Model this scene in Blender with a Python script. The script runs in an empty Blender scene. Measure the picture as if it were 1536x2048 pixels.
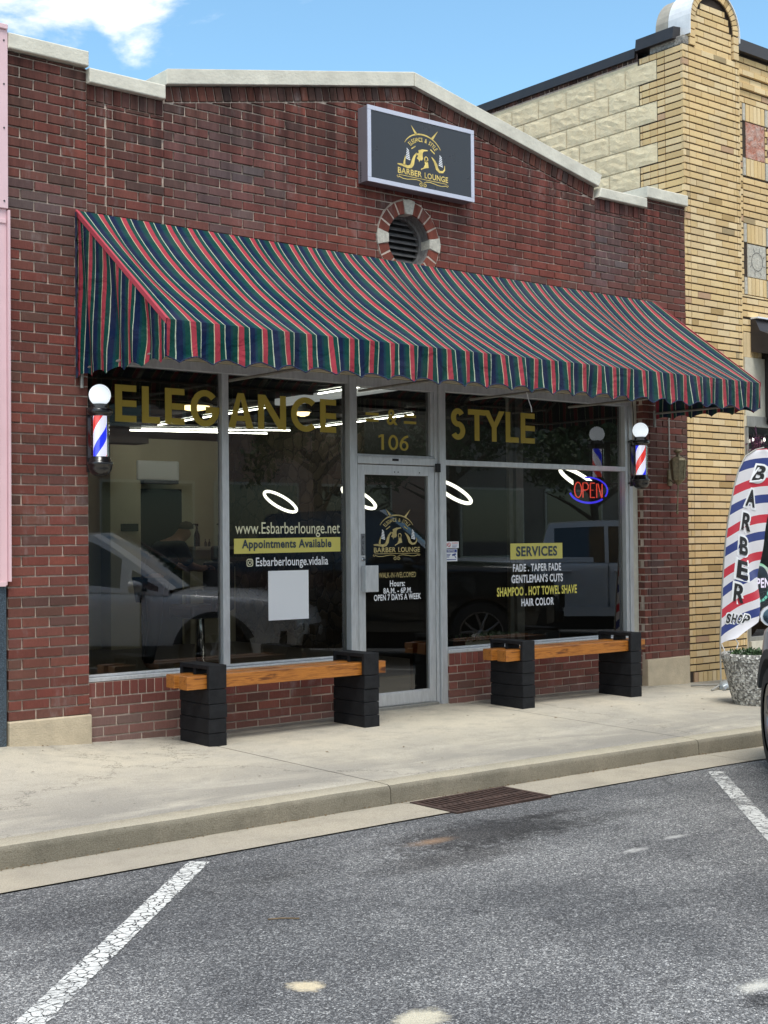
import bpy, math, random
from mathutils import Vector, Matrix
random.seed(7)
S=bpy.context.scene
COL=S.collection
R=math.radians
# ------------------------------------------------------------------ materials
def nmat(name):
    m=bpy.data.materials.new(name); m.use_nodes=True
    nt=m.node_tree; nt.nodes.clear()
    o=nt.nodes.new('ShaderNodeOutputMaterial')
    return m,nt,o
class N:
    """small node helper"""
    def __init__(s,nt): s.nt=nt
    def __call__(s,t,ins=None,**kw):
        n=s.nt.nodes.new(t)
        for k,v in kw.items(): setattr(n,k,v)
        for k,v in (ins or {}).items():
            if isinstance(v,bpy.types.NodeSocket): s.nt.links.new(v,n.inputs[k])
            else: n.inputs[k].default_value=v
        return n
    def math(s,op,a,b=0.0,c=None,clamp=False):
        ins={0:a,1:b}
        if c is not None: ins[2]=c
        return s('ShaderNodeMath',ins,operation=op,use_clamp=clamp).outputs[0]
    def mix(s,f,a,b,bt='MIX'):
        return s('ShaderNodeMix',{0:f,6:a,7:b},data_type='RGBA',blend_type=bt).outputs[2]
    def ramp(s,f,pts,interp='LINEAR'):
        n=s('ShaderNodeValToRGB',{0:f}); cr=n.color_ramp; cr.interpolation=interp
        while len(cr.elements)<len(pts): cr.elements.new(.5)
        for e,(p,c) in zip(cr.elements,pts):
            e.position=p; e.color=c if len(c)==4 else (*c,1)
        return n.outputs[0]
    def noise(s,scale,detail=4,rough=.6,vec=None,dist=0.0,out=0):
        ins={'Scale':scale,'Detail':detail,'Roughness':rough,'Distortion':dist}
        if vec is not None: ins['Vector']=vec
        return s('ShaderNodeTexNoise',ins).outputs[out]
    def pos(s,scale=None):
        g=s('ShaderNodeNewGeometry').outputs['Position']
        if scale: g=s('ShaderNodeMapping',{'Vector':g,'Scale':scale}).outputs[0]
        return g
def c4(c): return (c[0],c[1],c[2],1)
def simple(name,col,rough=.6,metal=0,spec=.5,bump=0,bscale=60,var=0,vscale=8,emit=None,es=0,coat=0,scale=None):
    m,nt,o=nmat(name); n=N(nt)
    b=n('ShaderNodeBsdfPrincipled',{'Base Color':c4(col),'Roughness':rough,'Metallic':metal,'Specular IOR Level':spec,'Coat Weight':coat})
    if var:
        v=n.noise(vscale,5,.65,n.pos(scale))
        a=c4([x*(1-var) for x in col]); d=c4([min(1,x*(1+var)) for x in col])
        nt.links.new(n.ramp(v,[(.3,a),(.7,d)]),b.inputs['Base Color'])
        nt.links.new(n('ShaderNodeMapRange',{0:v,3:max(0,rough-.12),4:min(1,rough+.12)}).outputs[0],b.inputs['Roughness'])
    if bump:
        bn=n.noise(bscale,5,.6,n.pos(scale))
        nt.links.new(n('ShaderNodeBump',{'Height':bn,'Strength':bump,'Distance':.01}).outputs[0],b.inputs['Normal'])
    if emit:
        b.inputs['Emission Color'].default_value=c4(emit); b.inputs['Emission Strength'].default_value=es
    nt.links.new(b.outputs[0],o.inputs[0]); return m
def brick_mat(name,rough=.85,streak=.35,speck=.25,stain=0,bump=.5):
    m,nt,o=nmat(name); n=N(nt)
    a=n('ShaderNodeAttribute',attribute_name='Col').outputs['Color']
    st=n.noise(1,4,.7,n.pos((160,160,22)))
    sp=n.noise(55,6,.7,n.pos())
    c=n.mix(n.math('MULTIPLY',n.ramp(st,[(.35,(0,0,0)),(.70,(1,1,1))]),streak*1.5),a,n.mix(1.0,a,(.45,.42,.40,1),'MULTIPLY'))
    c=n.mix(n.math('MULTIPLY',n.ramp(sp,[(.5,(0,0,0)),(.8,(1,1,1))]),speck),c,n.mix(1.0,c,(1.9,1.8,1.7,1),'MULTIPLY'))
    big=n.noise(1.1,4,.6,n.pos())
    c=n.mix(n.ramp(big,[(.35,(.0,0,0)),(.7,(.5,.5,.5))]),c,n.mix(1.0,c,(.72,.7,.72,1),'MULTIPLY'))
    zz=n('ShaderNodeSeparateXYZ',{0:n.pos()}).outputs[2]
    if stain:
        ws=n.noise(1,5,.7,n.pos((7,7,.45)))
        m1=n('ShaderNodeMapRange',{0:zz,1:3.7,2:4.7,3:.15,4:1.0}).outputs[0]
        c=n.mix(n.math('MULTIPLY',m1,n.ramp(ws,[(.38,(0,0,0)),(.60,(1,1,1))])),c,n.mix(1.0,c,(.36,.36,.37,1),'MULTIPLY'))
        ef=n.noise(1,6,.75,n.pos((5,5,1.6)))
        c=n.mix(n.ramp(ef,[(.56,(0,0,0)),(.78,(.5,.5,.5))]),c,(.34,.30,.29,1))
        gr=n('ShaderNodeMapRange',{0:zz,1:.30,2:-.05,3:0,4:.6}).outputs[0]
        c=n.mix(n.math('MULTIPLY',gr,sp),c,(.22,.17,.14,1))
    b=n('ShaderNodeBsdfPrincipled',{'Base Color':c,'Roughness':rough,'Specular IOR Level':.25})
    h=n.math('ADD',n.math('MULTIPLY',st,.7),n.math('MULTIPLY',sp,.6))
    nt.links.new(n('ShaderNodeBump',{'Height':h,'Strength':bump,'Distance':.006}).outputs[0],b.inputs['Normal'])
    nt.links.new(b.outputs[0],o.inputs[0]); return m
M={}
M['brick']=brick_mat('brick_red',streak=.30,speck=.22,stain=1)
M['ybrick']=brick_mat('brick_yellow',streak=.10,speck=.22,bump=.25)
M['mortar']=simple('mortar',(.50,.405,.335),.95,var=.42,vscale=5,bump=.6,bscale=120)
M['ymortar']=simple('mortar_dark',(.045,.03,.02),.95,var=.4,vscale=30,bump=.4)
M['coping']=simple('coping_limestone',(.62,.59,.50),.85,var=.16,vscale=5,bump=.4,bscale=40)
M['plinth']=simple('plinth_limestone',(.50,.42,.30),.9,var=.14,vscale=9,bump=.5,bscale=90)
M['stoneblock']=simple('vent_stone',(.50,.47,.40),.9,var=.25,vscale=30,bump=.6,bscale=90)
M['alu']=simple('aluminium_frame',(.60,.61,.62),.42,metal=.45,var=.12,vscale=6,scale=(6,6,1.2))
M['alud']=simple('aluminium_dull',(.33,.32,.29),.5,metal=.55,var=.18,vscale=7,scale=(3,3,1))
M['board']=simple('painted_board',(.56,.49,.35),.7,var=.15,vscale=6,bump=.2)
M['creamboard']=simple('cream_paint',(.60,.57,.47),.75,var=.14,vscale=7,bump=.3)
M['dark']=simple('matte_black',(.012,.012,.013),.7)
M['blackmetal']=simple('black_enamel',(.012,.012,.014),.25,spec=.6,coat=.3)
M['louver']=simple('louver_grey_paint',(.10,.095,.095),.8,var=.4,vscale=20,bump=.3)
M['oldwood']=simple('grey_weathered_wood',(.16,.15,.145),.85,var=.45,vscale=18,scale=(3,3,.8),bump=.5)
M['bronze']=simple('dark_bronze_flashing',(.035,.031,.032),.45,metal=.2,var=.15)
M['pink']=simple('pink_metal',(.72,.50,.53),.5,var=.05,vscale=3)
M['granite']=simple('dark_granite',(.05,.07,.09),.25,spec=.6,var=.7,vscale=130)
M['gold']=simple('gold_vinyl',(.46,.35,.055),.5)
M['goldm']=simple('gold_print',(.75,.55,.16),.4,metal=.25,var=.35,vscale=9)
M['goldd']=simple('gold_print_on_glass',(.50,.40,.17),.4,metal=.2,var=.35,vscale=9)
M['white']=simple('white_vinyl',(.82,.83,.85),.5)
M['cream']=simple('cream_vinyl',(.72,.70,.48),.5)
M['yellow']=simple('yellow_vinyl',(.62,.55,.13),.5)
M['navyt']=simple('navy_vinyl',(.03,.05,.07),.5)
M['red']=simple('red_print',(.6,.04,.05),.5)
M['bluep']=simple('blue_print',(.03,.05,.25),.5)
M['cblock']=simple('black_painted_block',(.013,.0135,.016),.62,var=.35,vscale=16,bump=.7,bscale=130)
def blockmat():
    m,nt,o=nmat('black_painted_block'); n=N(nt); p=n.pos()
    c=n.mix(n.ramp(n.noise(14,5,.7,p),[(.35,(0,0,0)),(.75,(1,1,1))]),(.006,.0063,.008,1),(.016,.0165,.019,1))
    sc=n.noise(1,6,.8,n('ShaderNodeMapping',{'Vector':p,'Scale':(30,30,9),'Rotation':(.3,.2,.4)}).outputs[0],1.5)
    c=n.mix(n.ramp(sc,[(.66,(0,0,0)),(.72,(.55,.55,.55))]),c,(.13,.13,.13,1))
    b=n('ShaderNodeBsdfPrincipled',{'Base Color':c,'Roughness':.65,'Specular IOR Level':.25})
    nt.links.new(n('ShaderNodeBump',{'Height':n.noise(120,5,.7,p),'Strength':.8,'Distance':.006}).outputs[0],b.inputs['Normal'])
    nt.links.new(b.outputs[0],o.inputs[0]); return m
M['cblock']=blockmat()
M['plywood']=simple('interior_dark_wood',(.10,.055,.03),.6,var=.3,vscale=8)
M['room']=simple('room_cream_paint',(.60,.56,.40),.8,var=.06,vscale=1.5)
M['roomc']=simple('room_dark_ceiling',(.02,.016,.015),.9,var=.3,vscale=5)
M['roomf']=simple('room_floor',(.12,.11,.10),.5,var=.2,vscale=3)
M['acwhite']=simple('ac_white_plastic',(.80,.84,.82),.4)
M['navy']=simple('navy_cloth',(.02,.025,.05),.85)
M['skin']=simple('skin',(.42,.24,.17),.6)
M['leather']=simple('black_leather',(.015,.015,.016),.4)
M['bottle']=simple('dark_bottle',(.01,.012,.012),.2)
M['chrome']=simple('chrome',(.6,.6,.62),.2,metal=1)
M['tyre']=simple('tyre_rubber',(.022,.022,.024),.8,bump=.4,bscale=70,var=.2)
M['plastic']=simple('grey_black_trim',(.05,.052,.055),.7,bump=.1)
M['silver']=simple('silver_car_paint',(.74,.76,.80),.3,metal=.2,coat=.8)
M['greyp']=simple('grey_car_paint',(.50,.55,.62),.3,metal=.15,coat=.8)
M['blackp']=simple('black_car_paint',(.015,.018,.022),.15,metal=.1,coat=1)
M['cglass']=simple('car_glass',(.012,.02,.028),.03,spec=.9,coat=1)
M['lens']=simple('headlight_lens',(.55,.57,.6),.1,coat=1)
M['amber']=simple('amber_lens',(.7,.15,.02),.2)
M['brass']=simple('aged_brass',(.22,.185,.115),.5,metal=.6,var=.4,vscale=40)
M['rust']=simple('rusty_iron',(.070,.042,.033),.85,metal=.3,var=.5,vscale=25,bump=.6)
M['pvc']=simple('grey_conduit',(.34,.33,.30),.6,var=.15)
M['leaf']=simple('leaf_green',(.07,.12,.05),.6,var=.5,vscale=12)
M['leaf2']=simple('tree_leaf',(.05,.085,.025),.6,var=.6,vscale=2)
M['bark']=simple('bark',(.09,.07,.05),.95,var=.4,bump=.6)
M['pleaf']=simple('purple_leaf',(.10,.03,.08),.6,var=.5,vscale=30)
M['pinkfl']=simple('pink_petal',(.5,.22,.32),.6)
M['dryleaf']=simple('dry_leaf',(.16,.11,.06),.9,var=.4,vscale=50)
M['soil']=simple('soil',(.05,.035,.025),1,bump=1,bscale=80,var=.5,vscale=60)
M['silverbag']=simple('silver_vinyl_bag',(.34,.38,.40),.35,metal=.3,bump=.35,bscale=18)
M['orangew']=None
def emis(name,col,s):
    m,nt,o=nmat(name); n=N(nt)
    nt.links.new(n('ShaderNodeEmission',{'Color':c4(col),'Strength':s}).outputs[0],o.inputs[0]); return m
M['tube']=emis('white_tube_light',(1,.97,.88),11)
M['ring']=emis('ring_light',(1,.98,.84),2.2)
M['warm']=emis('warm_lamp',(1,.72,.35),3.0)
M['neonr']=emis('neon_red',(1,.09,.06),.7)
M['neonb']=emis('neon_blue',(.07,.05,1),.85)
M['neonw']=emis('neon_pastel_white',(.85,.75,1),1.2)
M['bulb']=emis('string_bulb',(1,.95,.85),3)
def glass_mat(name='window_glass',tint=(.58,.60,.56),fac=.085):
    m,nt,o=nmat(name); n=N(nt)
    fr=n('ShaderNodeFresnel',{'IOR':1.5}).outputs[0]
    f=n.math('MULTIPLY',fr,2.2,clamp=True)
    t=n('ShaderNodeBsdfTransparent',{'Color':c4(tint)}).outputs[0]
    g=n('ShaderNodeBsdfGlossy',{'Color':(1,1,1,1),'Roughness':.0}).outputs[0]
    nt.links.new(n('ShaderNodeMixShader',{0:f,1:t,2:g}).outputs[0],o.inputs[0]); return m
M['glass']=glass_mat()
M['poleglass']=glass_mat('pole_glass',(.97,.97,.97))
def timber():
    m,nt,o=nmat('stained_timber'); n=N(nt)
    p=n('ShaderNodeTexCoord').outputs['Object']
    p2=n('ShaderNodeMapping',{'Vector':p,'Scale':(1.0,17,17)}).outputs[0]
    w=n('ShaderNodeTexNoise',{'Vector':p2,'Scale':2.6,'Detail':6,'Roughness':.65,'Distortion':1.2}).outputs[0]
    c=n.ramp(w,[(.36,(.13,.040,.008)),(.46,(.33,.115,.018)),(.53,(.46,.175,.030)),(.60,(.30,.10,.016)),(.68,(.16,.05,.009))])
    kn=n('ShaderNodeTexVoronoi',{'Vector':n('ShaderNodeMapping',{'Vector':p,'Scale':(2.6,7,7)}).outputs[0],'Scale':1.0,'Randomness':1}).outputs['Distance']
    c=n.mix(n.ramp(kn,[(.09,(1,1,1)),(.17,(0,0,0))]),c,(.07,.02,.006,1))
    b=n('ShaderNodeBsdfPrincipled',{'Base Color':c,'Roughness':.42,'Coat Weight':.25,'Coat Roughness':.3})
    nt.links.new(n('ShaderNodeBump',{'Height':w,'Strength':.25,'Distance':.004}).outputs[0],b.inputs['Normal'])
    nt.links.new(b.outputs[0],o.inputs[0]); return m
M['timber']=timber()
def awning_mat():
    m,nt,o=nmat('striped_canvas'); n=N(nt)
    u=n('ShaderNodeUVMap',uv_map='UVMap').outputs[0]
    x=n('ShaderNodeSeparateXYZ',{0:u}).outputs[0]
    wob=n.math('MULTIPLY',n.math('SUBTRACT',n.noise(3.5,3,.5,u),.5),.020)
    f=n.math('FRACT',n.math('DIVIDE',n.math('ADD',x,wob),.1853))
    RED=(.33,.040,.058); GR=(.005,.050,.041); NV=(.006,.014,.048); TE=(.005,.036,.055); WH=(.42,.48,.36); CR=(.46,.38,.25)
    c=n.ramp(f,[(0,CR),(.032,RED),(.25,GR),(.44,WH),(.475,NV),(.70,TE),(.79,GR),(.998,CR)],'CONSTANT')
    fade=n.noise(1.7,4,.6,n.pos((1,1,3)))
    geo=n('ShaderNodeSeparateXYZ',{0:n.pos()})
    # sun-bleached canvas towards the right end, a few paler worn streaks
    bl=n.math('MULTIPLY',n.ramp(fade,[(.42,(0,0,0)),(.75,(1,1,1))]),.05)
    blx=n('ShaderNodeMapRange',{0:geo.outputs[0],1:1.2,2:5.5,3:0.0,4:.035}).outputs[0]
    c=n.mix(n.math('ADD',bl,blx),c,(.36,.30,.29,1))
    gm=n.noise(2.6,6,.7,n.pos((1,1,.5)),.6)
    c=n.mix(n.ramp(gm,[(.45,(0,0,0)),(.75,(.4,.4,.4))]),c,n.mix(1.0,c,(.55,.55,.55,1),'MULTIPLY'))
    weave=n.noise(420,2,.5,n.pos())
    c=n.mix(.12,c,n('ShaderNodeCombineColor',{0:weave,1:weave,2:weave}).outputs[0],'OVERLAY')
    d=n('ShaderNodeBsdfPrincipled',{'Base Color':c,'Roughness':.92,'Specular IOR Level':.08})
    wr=n.noise(6,4,.55,n.pos((1,1,1)),.8)
    nt.links.new(n('ShaderNodeBump',{'Height':wr,'Strength':.7,'Distance':.04}).outputs[0],d.inputs['Normal'])
    tr=n('ShaderNodeBsdfTranslucent',{'Color':c}).outputs[0]
    nt.links.new(n('ShaderNodeMixShader',{0:.06,1:d.outputs[0],2:tr}).outputs[0],o.inputs[0]); return m
M['awning']=awning_mat()
M['redtrim']=simple('red_canvas_binding',(.38,.045,.065),.9,bump=.2)
M['navytrim']=simple('navy_canvas_binding',(.012,.02,.06),.9)
def blob(n,x,y,cx,cy,rx,ry,soft=.5):
    dx=n.math('DIVIDE',n.math('SUBTRACT',x,cx),rx); dy=n.math('DIVIDE',n.math('SUBTRACT',y,cy),ry)
    d=n.math('SQRT',n.math('ADD',n.math('MULTIPLY',dx,dx),n.math('MULTIPLY',dy,dy)))
    return d
def asphalt():
    m,nt,o=nmat('asphalt'); n=N(nt)
    p=n.pos(); xyz=n('ShaderNodeSeparateXYZ',{0:p}); X,Y=xyz.outputs[0],xyz.outputs[1]
    st=[]
    for sc in (120,210):
        g=n('ShaderNodeSeparateColor',{0:n('ShaderNodeTexVoronoi',{'Vector':p,'Scale':sc*1.05}).outputs['Color']}).outputs[0]
        e=n('ShaderNodeTexVoronoi',{'Vector':p,'Scale':sc*1.05},feature='DISTANCE_TO_EDGE').outputs['Distance']
        st.append((g,e))
    k=n.math('MULTIPLY',st[0][1],2.0)
    ca=n.ramp(st[0][0],[(.0,(.07,.071,.073)),(.36,(.13,.131,.133)),(.60,(.27,.272,.272)),(.85,(.50,.495,.48)),(1,(.85,.84,.80))])
    cb=n.ramp(st[1][0],[(.0,(.06,.06,.06)),(.5,(.22,.22,.222)),(1,(.65,.645,.63))])
    c=n.mix(n.ramp(st[0][0],[(.30,(0,0,0)),(.34,(1,1,1))]),cb,ca)
    c=n.mix(n.ramp(st[0][1],[(.03,(.75,.75,.75)),(.12,(0,0,0))]),c,(.060,.060,.062,1))
    fine=n.noise(300,3,.8,p)
    c=n.mix(n.ramp(fine,[(.35,(.5,.5,.5)),(.6,(0,0,0))]),c,n.mix(1,c,(.6,.6,.6,1),'MULTIPLY'))
    big=n.noise(.55,5,.6,p,.3)
    med=n.noise(3.2,5,.65,p)
    c=n.mix(n.ramp(big,[(.40,(.8,.8,.8)),(.60,(0,0,0))]),c,n.mix(1,c,(.48,.49,.51,1),'MULTIPLY'))
    c=n.mix(n.ramp(med,[(.3,(.35,.35,.35)),(.55,(0,0,0))]),c,n.mix(1,c,(.7,.7,.72,1),'MULTIPLY'))
    wob=n.math('MULTIPLY',n.math('SUBTRACT',n.noise(13,7,.85,p),.5),2.2)
    def spot(c,cx,cy,rx,ry,col,amt,mult=True,edge=(.75,1.15),rag=1.0):
        d=n.math('ADD',blob(n,X,Y,cx,cy,rx,ry),n.math('MULTIPLY',wob,rag))
        f=n.math('MULTIPLY',n('ShaderNodeMapRange',{0:d,1:edge[0],2:edge[1],3:1.0,4:0.0}).outputs[0],amt)
        return n.mix(f,c,n.mix(1,c,c4(col),'MULTIPLY') if mult else c4(col))
    for (cx,cy,rx,ry,col,a,mu,ed,rg) in SPOTS: c=spot(c,cx,cy,rx,ry,col,a,mu,ed,rg)
    # cracks
    cr=n('ShaderNodeTexVoronoi',{'Vector':n('ShaderNodeVectorMath',{0:p,1:n('ShaderNodeVectorMath',{0:n.noise(2.5,4,.6,p,0,1),'Scale':.5},operation='SCALE').outputs[0]},operation='ADD').outputs[0],'Scale':.45},feature='DISTANCE_TO_EDGE').outputs['Distance']
    c=n.mix(n.math('MULTIPLY',n.ramp(cr,[(.0,(1,1,1)),(.006,(0,0,0))]),.35),c,(.02,.02,.02,1))
    tw=n.noise(1.0,5,.65,n('ShaderNodeMapping',{'Vector':p,'Rotation':(0,0,R(-45)),'Scale':(.35,2.2,1)}).outputs[0],.5)
    c=n.mix(n.ramp(tw,[(.42,(.55,.55,.55)),(.62,(0,0,0))]),c,n.mix(1,c,(.66,.66,.68,1),'MULTIPLY'))
    b=n('ShaderNodeBsdfPrincipled',{'Base Color':c,'Roughness':.85,'Specular IOR Level':.3})
    nt.links.new(n('ShaderNodeBump',{'Height':k,'Strength':.7,'Distance':.006}).outputs[0],b.inputs['Normal'])
    nt.links.new(b.outputs[0],o.inputs[0]); return m
SPOTS=[ # oil stains, rust patch, old paint drops (centre x,y, radii, colour, amount, multiply?, edge, raggedness)
 (1.15,-3.48,.62,.27,(.30,.29,.29),.92,True,(.6,1.3),1.6),
 (1.75,-3.35,.28,.06,(.35,.34,.34),.8,True,(.5,1.3),1.2),
 (.62,-3.80,.45,.16,(.38,.37,.37),.85,True,(.5,1.4),1.1),
 (1.75,-3.62,.8,.10,(.6,.6,.6),.6,True,(.5,1.4),1.0),
 (.778,-3.445,.15,.055,(.36,.23,.14),.7,False,(.2,1.3),.8),
 (-1.09,-4.905,.062,.066,(.74,.63,.43),.95,False,(.60,1.15),1.1),
 (-1.007,-5.42,.10,.075,(.72,.66,.50),.9,False,(.6,1.2),1.0),
 (1.39,-4.29,.085,.030,(.62,.61,.58),.75,False,(.3,1.3),1.3),
 (1.79,-4.22,.085,.026,(.62,.61,.58),.7,False,(.3,1.3),1.3),
 (.08,-5.95,.10,.05,(.7,.68,.6),.8,False,(.3,1.3),1.3),
 (-.04,-6.05,.10,.07,(.25,.25,.26),.8,True,(.5,1.2),1.0),
 (-.25,-3.53,.22,.07,(.5,.5,.5),.6,True,(.3,1.4),1.2),
 (-.6,-3.45,.9,.25,(.62,.62,.62),.5,True,(.4,1.5),1.0),
]
M['asphalt']=asphalt()
def concrete(name,base,dark,warm,kerb=False):
    m,nt,o=nmat(name); n=N(nt)
    p=n.pos(); xyz=n('ShaderNodeSeparateXYZ',{0:p}); X,Y,Z=xyz.outputs
    big=n.noise(.8,6,.62,p,.4); med=n.noise(5,6,.7,p); fine=n.noise(150,3,.7,p)
    c=n.mix(n.ramp(big,[(.38,(0,0,0)),(.60,(1,1,1))]),c4(base),c4(warm))
    c=n.mix(n.ramp(med,[(.48,(0,0,0)),(.85,(.7,.7,.7))]),c,c4(dark))
    c=n.mix(n.ramp(n.noise(1.7,7,.7,p,.8),[(.55,(0,0,0)),(.85,(.45,.45,.45))]),c,c4([q*.88 for q in dark]))
    if not kerb:
        band=n('ShaderNodeMapRange',{0:Y,1:-.9,2:-2.2,3:0,4:1.0}).outputs[0]
        st=n.noise(1.3,5,.65,n('ShaderNodeMapping',{'Vector':p,'Scale':(.7,2.2,1)}).outputs[0],.5)
        c=n.mix(n.math('MULTIPLY',band,n.ramp(st,[(.32,(.15,.15,.15)),(.56,(.95,.95,.95))])),c,c4(dark))
        gum=n('ShaderNodeTexVoronoi',{'Vector':p,'Scale':3.2}); gr_=n('ShaderNodeSeparateColor',{0:gum.outputs['Color']}).outputs[0]
        gm=n.math('MULTIPLY',n.math('LESS_THAN',gum.outputs['Distance'],n.math('MULTIPLY',gr_,.055)),.55)
        c=n.mix(gm,c,(.16,.15,.13,1))
        ck=n('ShaderNodeTexVoronoi',{'Vector':n('ShaderNodeVectorMath',{0:p,1:n('ShaderNodeVectorMath',{0:n.noise(2.2,6,.7,p,0,1),'Scale':.9},operation='SCALE').outputs[0]},operation='ADD').outputs[0],'Scale':.33},feature='DISTANCE_TO_EDGE').outputs['Distance']
        c=n.mix(n.math('MULTIPLY',n.ramp(ck,[(.0,(1,1,1)),(.0022,(0,0,0))]),.65),c,(.12,.11,.09,1))
        nw=n('ShaderNodeMapRange',{0:Y,1:-.45,2:.02,3:0,4:1.0}).outputs[0]
        c=n.mix(n.math('MULTIPLY',nw,n.ramp(med,[(.35,(0,0,0)),(.7,(.75,.75,.75))])),c,c4(dark))
    c=n.mix(n.ramp(fine,[(.35,(.8,.8,.8)),(.6,(0,0,0))]),c,n.mix(1,c,(.62,.6,.58,1),'MULTIPLY'))
    sp=n.noise(26,2,.5,p)
    c=n.mix(n.ramp(sp,[(.72,(0,0,0)),(.76,(.6,.6,.6))]),c,n.mix(1,c,(.5,.48,.44,1),'MULTIPLY'))
    b=n('ShaderNodeBsdfPrincipled',{'Base Color':c,'Roughness':.9,'Specular IOR Level':.2})
    h=n.math('ADD',fine,n.math('MULTIPLY',med,.8))
    nt.links.new(n('ShaderNodeBump',{'Height':h,'Strength':.8 if kerb else .35,'Distance':.008}).outputs[0],b.inputs['Normal'])
    nt.links.new(b.outputs[0],o.inputs[0]); return m
M['walk']=concrete('sidewalk_concrete',(.50,.465,.39),(.29,.272,.238),(.575,.525,.42))
M['kerb']=concrete('kerb_concrete',(.22,.20,.155),(.095,.085,.068),(.29,.26,.20),True)
M['gutter']=concrete('gutter_concrete',(.42,.38,.31),(.28,.25,.20),(.47,.42,.33),True)
def kerbtop():
    return concrete('kerb_top',(.46,.42,.33),(.33,.30,.24),(.50,.45,.34),True)
M['kerbtop']=kerbtop()
def roadpaint():
    m,nt,o=nmat('worn_road_paint'); n=N(nt); p=n.pos()
    v=n('ShaderNodeTexVoronoi',{'Vector':n('ShaderNodeVectorMath',{0:p,1:n('ShaderNodeVectorMath',{0:n.noise(14,3,.6,p,0,1),'Scale':.05},operation='SCALE').outputs[0]},operation='ADD').outputs[0],'Scale':22},feature='DISTANCE_TO_EDGE').outputs['Distance']
    crack=n.ramp(n.math('ADD',v,n.math('MULTIPLY',n.math('SUBTRACT',n.noise(40,4,.7,p),.5),.10)),[(.0,(0,0,0)),(.03,(0,0,0)),(.07,(1,1,1))])
    wear=n.ramp(n.math('ADD',n.math('MULTIPLY',n.noise(7,6,.75,p),.6),n.math('MULTIPLY',n.noise(170,3,.7,p),.4)),[(.40,(0,0,0)),(.46,(1,1,1))])
    u=n('ShaderNodeUVMap',uv_map='UVMap').outputs[0]
    xx=n('ShaderNodeSeparateXYZ',{0:u}).outputs[0]
    e=n.math('MINIMUM',xx,n.math('SUBTRACT',1.0,xx))
    edge=n.ramp(n.math('ADD',e,n.math('MULTIPLY',n.math('SUBTRACT',n.noise(30,4,.7,p),.5),.22)),[(.03,(0,0,0)),(.06,(1,1,1))])
    a=n.math('MULTIPLY',n.math('MULTIPLY',n.math('MULTIPLY',crack,wear),edge),n.ramp(n.noise(3.0,6,.7,p,.6),[(.36,(.15,.15,.15)),(.46,(1,1,1))]))
    col=n.mix(n.noise(60,4,.7,p),(.42,.42,.40,1),(.74,.74,.71,1))
    b=n('ShaderNodeBsdfPrincipled',{'Base Color':col,'Roughness':.8,'Alpha':a})
    nt.links.new(b.outputs[0],o.inputs[0]); return m
M['roadpaint']=roadpaint()
def aggregate():
    m,nt,o=nmat('exposed_aggregate'); n=N(nt); p=n.pos()
    v=n('ShaderNodeTexVoronoi',{'Vector':p,'Scale':60}); g=n('ShaderNodeSeparateColor',{0:v.outputs['Color']}).outputs[0]
    c=n.ramp(g,[(.0,(.10,.095,.085)),(.4,(.26,.25,.23)),(.75,(.5,.48,.44)),(1,(.75,.73,.68))])
    b=n('ShaderNodeBsdfPrincipled',{'Base Color':c,'Roughness':.8})
    nt.links.new(n('ShaderNodeBump',{'Height':v.outputs['Distance'],'Strength':1,'Distance':.01}).outputs[0],b.inputs['Normal'])
    nt.links.new(b.outputs[0],o.inputs[0]); return m
M['aggregate']=aggregate()
def rockface(name,c1,c2,sc,dist=.03):
    m,nt,o=nmat(name); n=N(nt); p=n.pos()
    a=n.noise(sc,7,.65,p,.6); 
    c=n.ramp(a,[(.3,c1),(.7,c2)])
    b=n('ShaderNodeBsdfPrincipled',{'Base Color':c,'Roughness':.95,'Specular IOR Level':.15})
    nt.links.new(n('ShaderNodeBump',{'Height':a,'Strength':.8,'Distance':dist}).outputs[0],b.inputs['Normal'])
    nt.links.new(b.outputs[0],o.inputs[0]); return m
M['rockface']=rockface('rock_faced_stone',(.72,.585,.375),(.85,.73,.50),14,.012)
def stoneven():
    m,nt,o=nmat('fieldstone_veneer'); n=N(nt); p=n.pos()
    pp=n('ShaderNodeVectorMath',{0:p,1:n('ShaderNodeVectorMath',{0:n.noise(3,3,.6,p,0,1),'Scale':.25},operation='SCALE').outputs[0]},operation='ADD').outputs[0]
    v=n('ShaderNodeTexVoronoi',{'Vector':pp,'Scale':5.5},feature='DISTANCE_TO_EDGE').outputs['Distance']
    v2=n('ShaderNodeTexVoronoi',{'Vector':pp,'Scale':5.5}).outputs['Color']
    g=n('ShaderNodeSeparateColor',{0:v2}).outputs[0]
    c=n.ramp(n.math('ADD',n.math('MULTIPLY',g,.5),n.math('MULTIPLY',n.noise(9,5,.7,p),.5)),[(.2,(.030,.023,.017)),(.5,(.065,.050,.034)),(.8,(.11,.085,.06))])
    c=n.mix(n.ramp(v,[(.02,(1,1,1)),(.07,(0,0,0))]),c,(.03,.025,.02,1))
    a=n.noise(14,6,.7,p)
    h=n.math('ADD',n.math('MINIMUM',v,.12),n.math('MULTIPLY',a,.08))
    b=n('ShaderNodeBsdfPrincipled',{'Base Color':c,'Roughness':.9})
    nt.links.new(n('ShaderNodeBump',{'Height':h,'Strength':.8,'Distance':.15}).outputs[0],b.inputs['Normal'])
    nt.links.new(b.outputs[0],o.inputs[0]); return m
M['stoneven']=stoneven()
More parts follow.
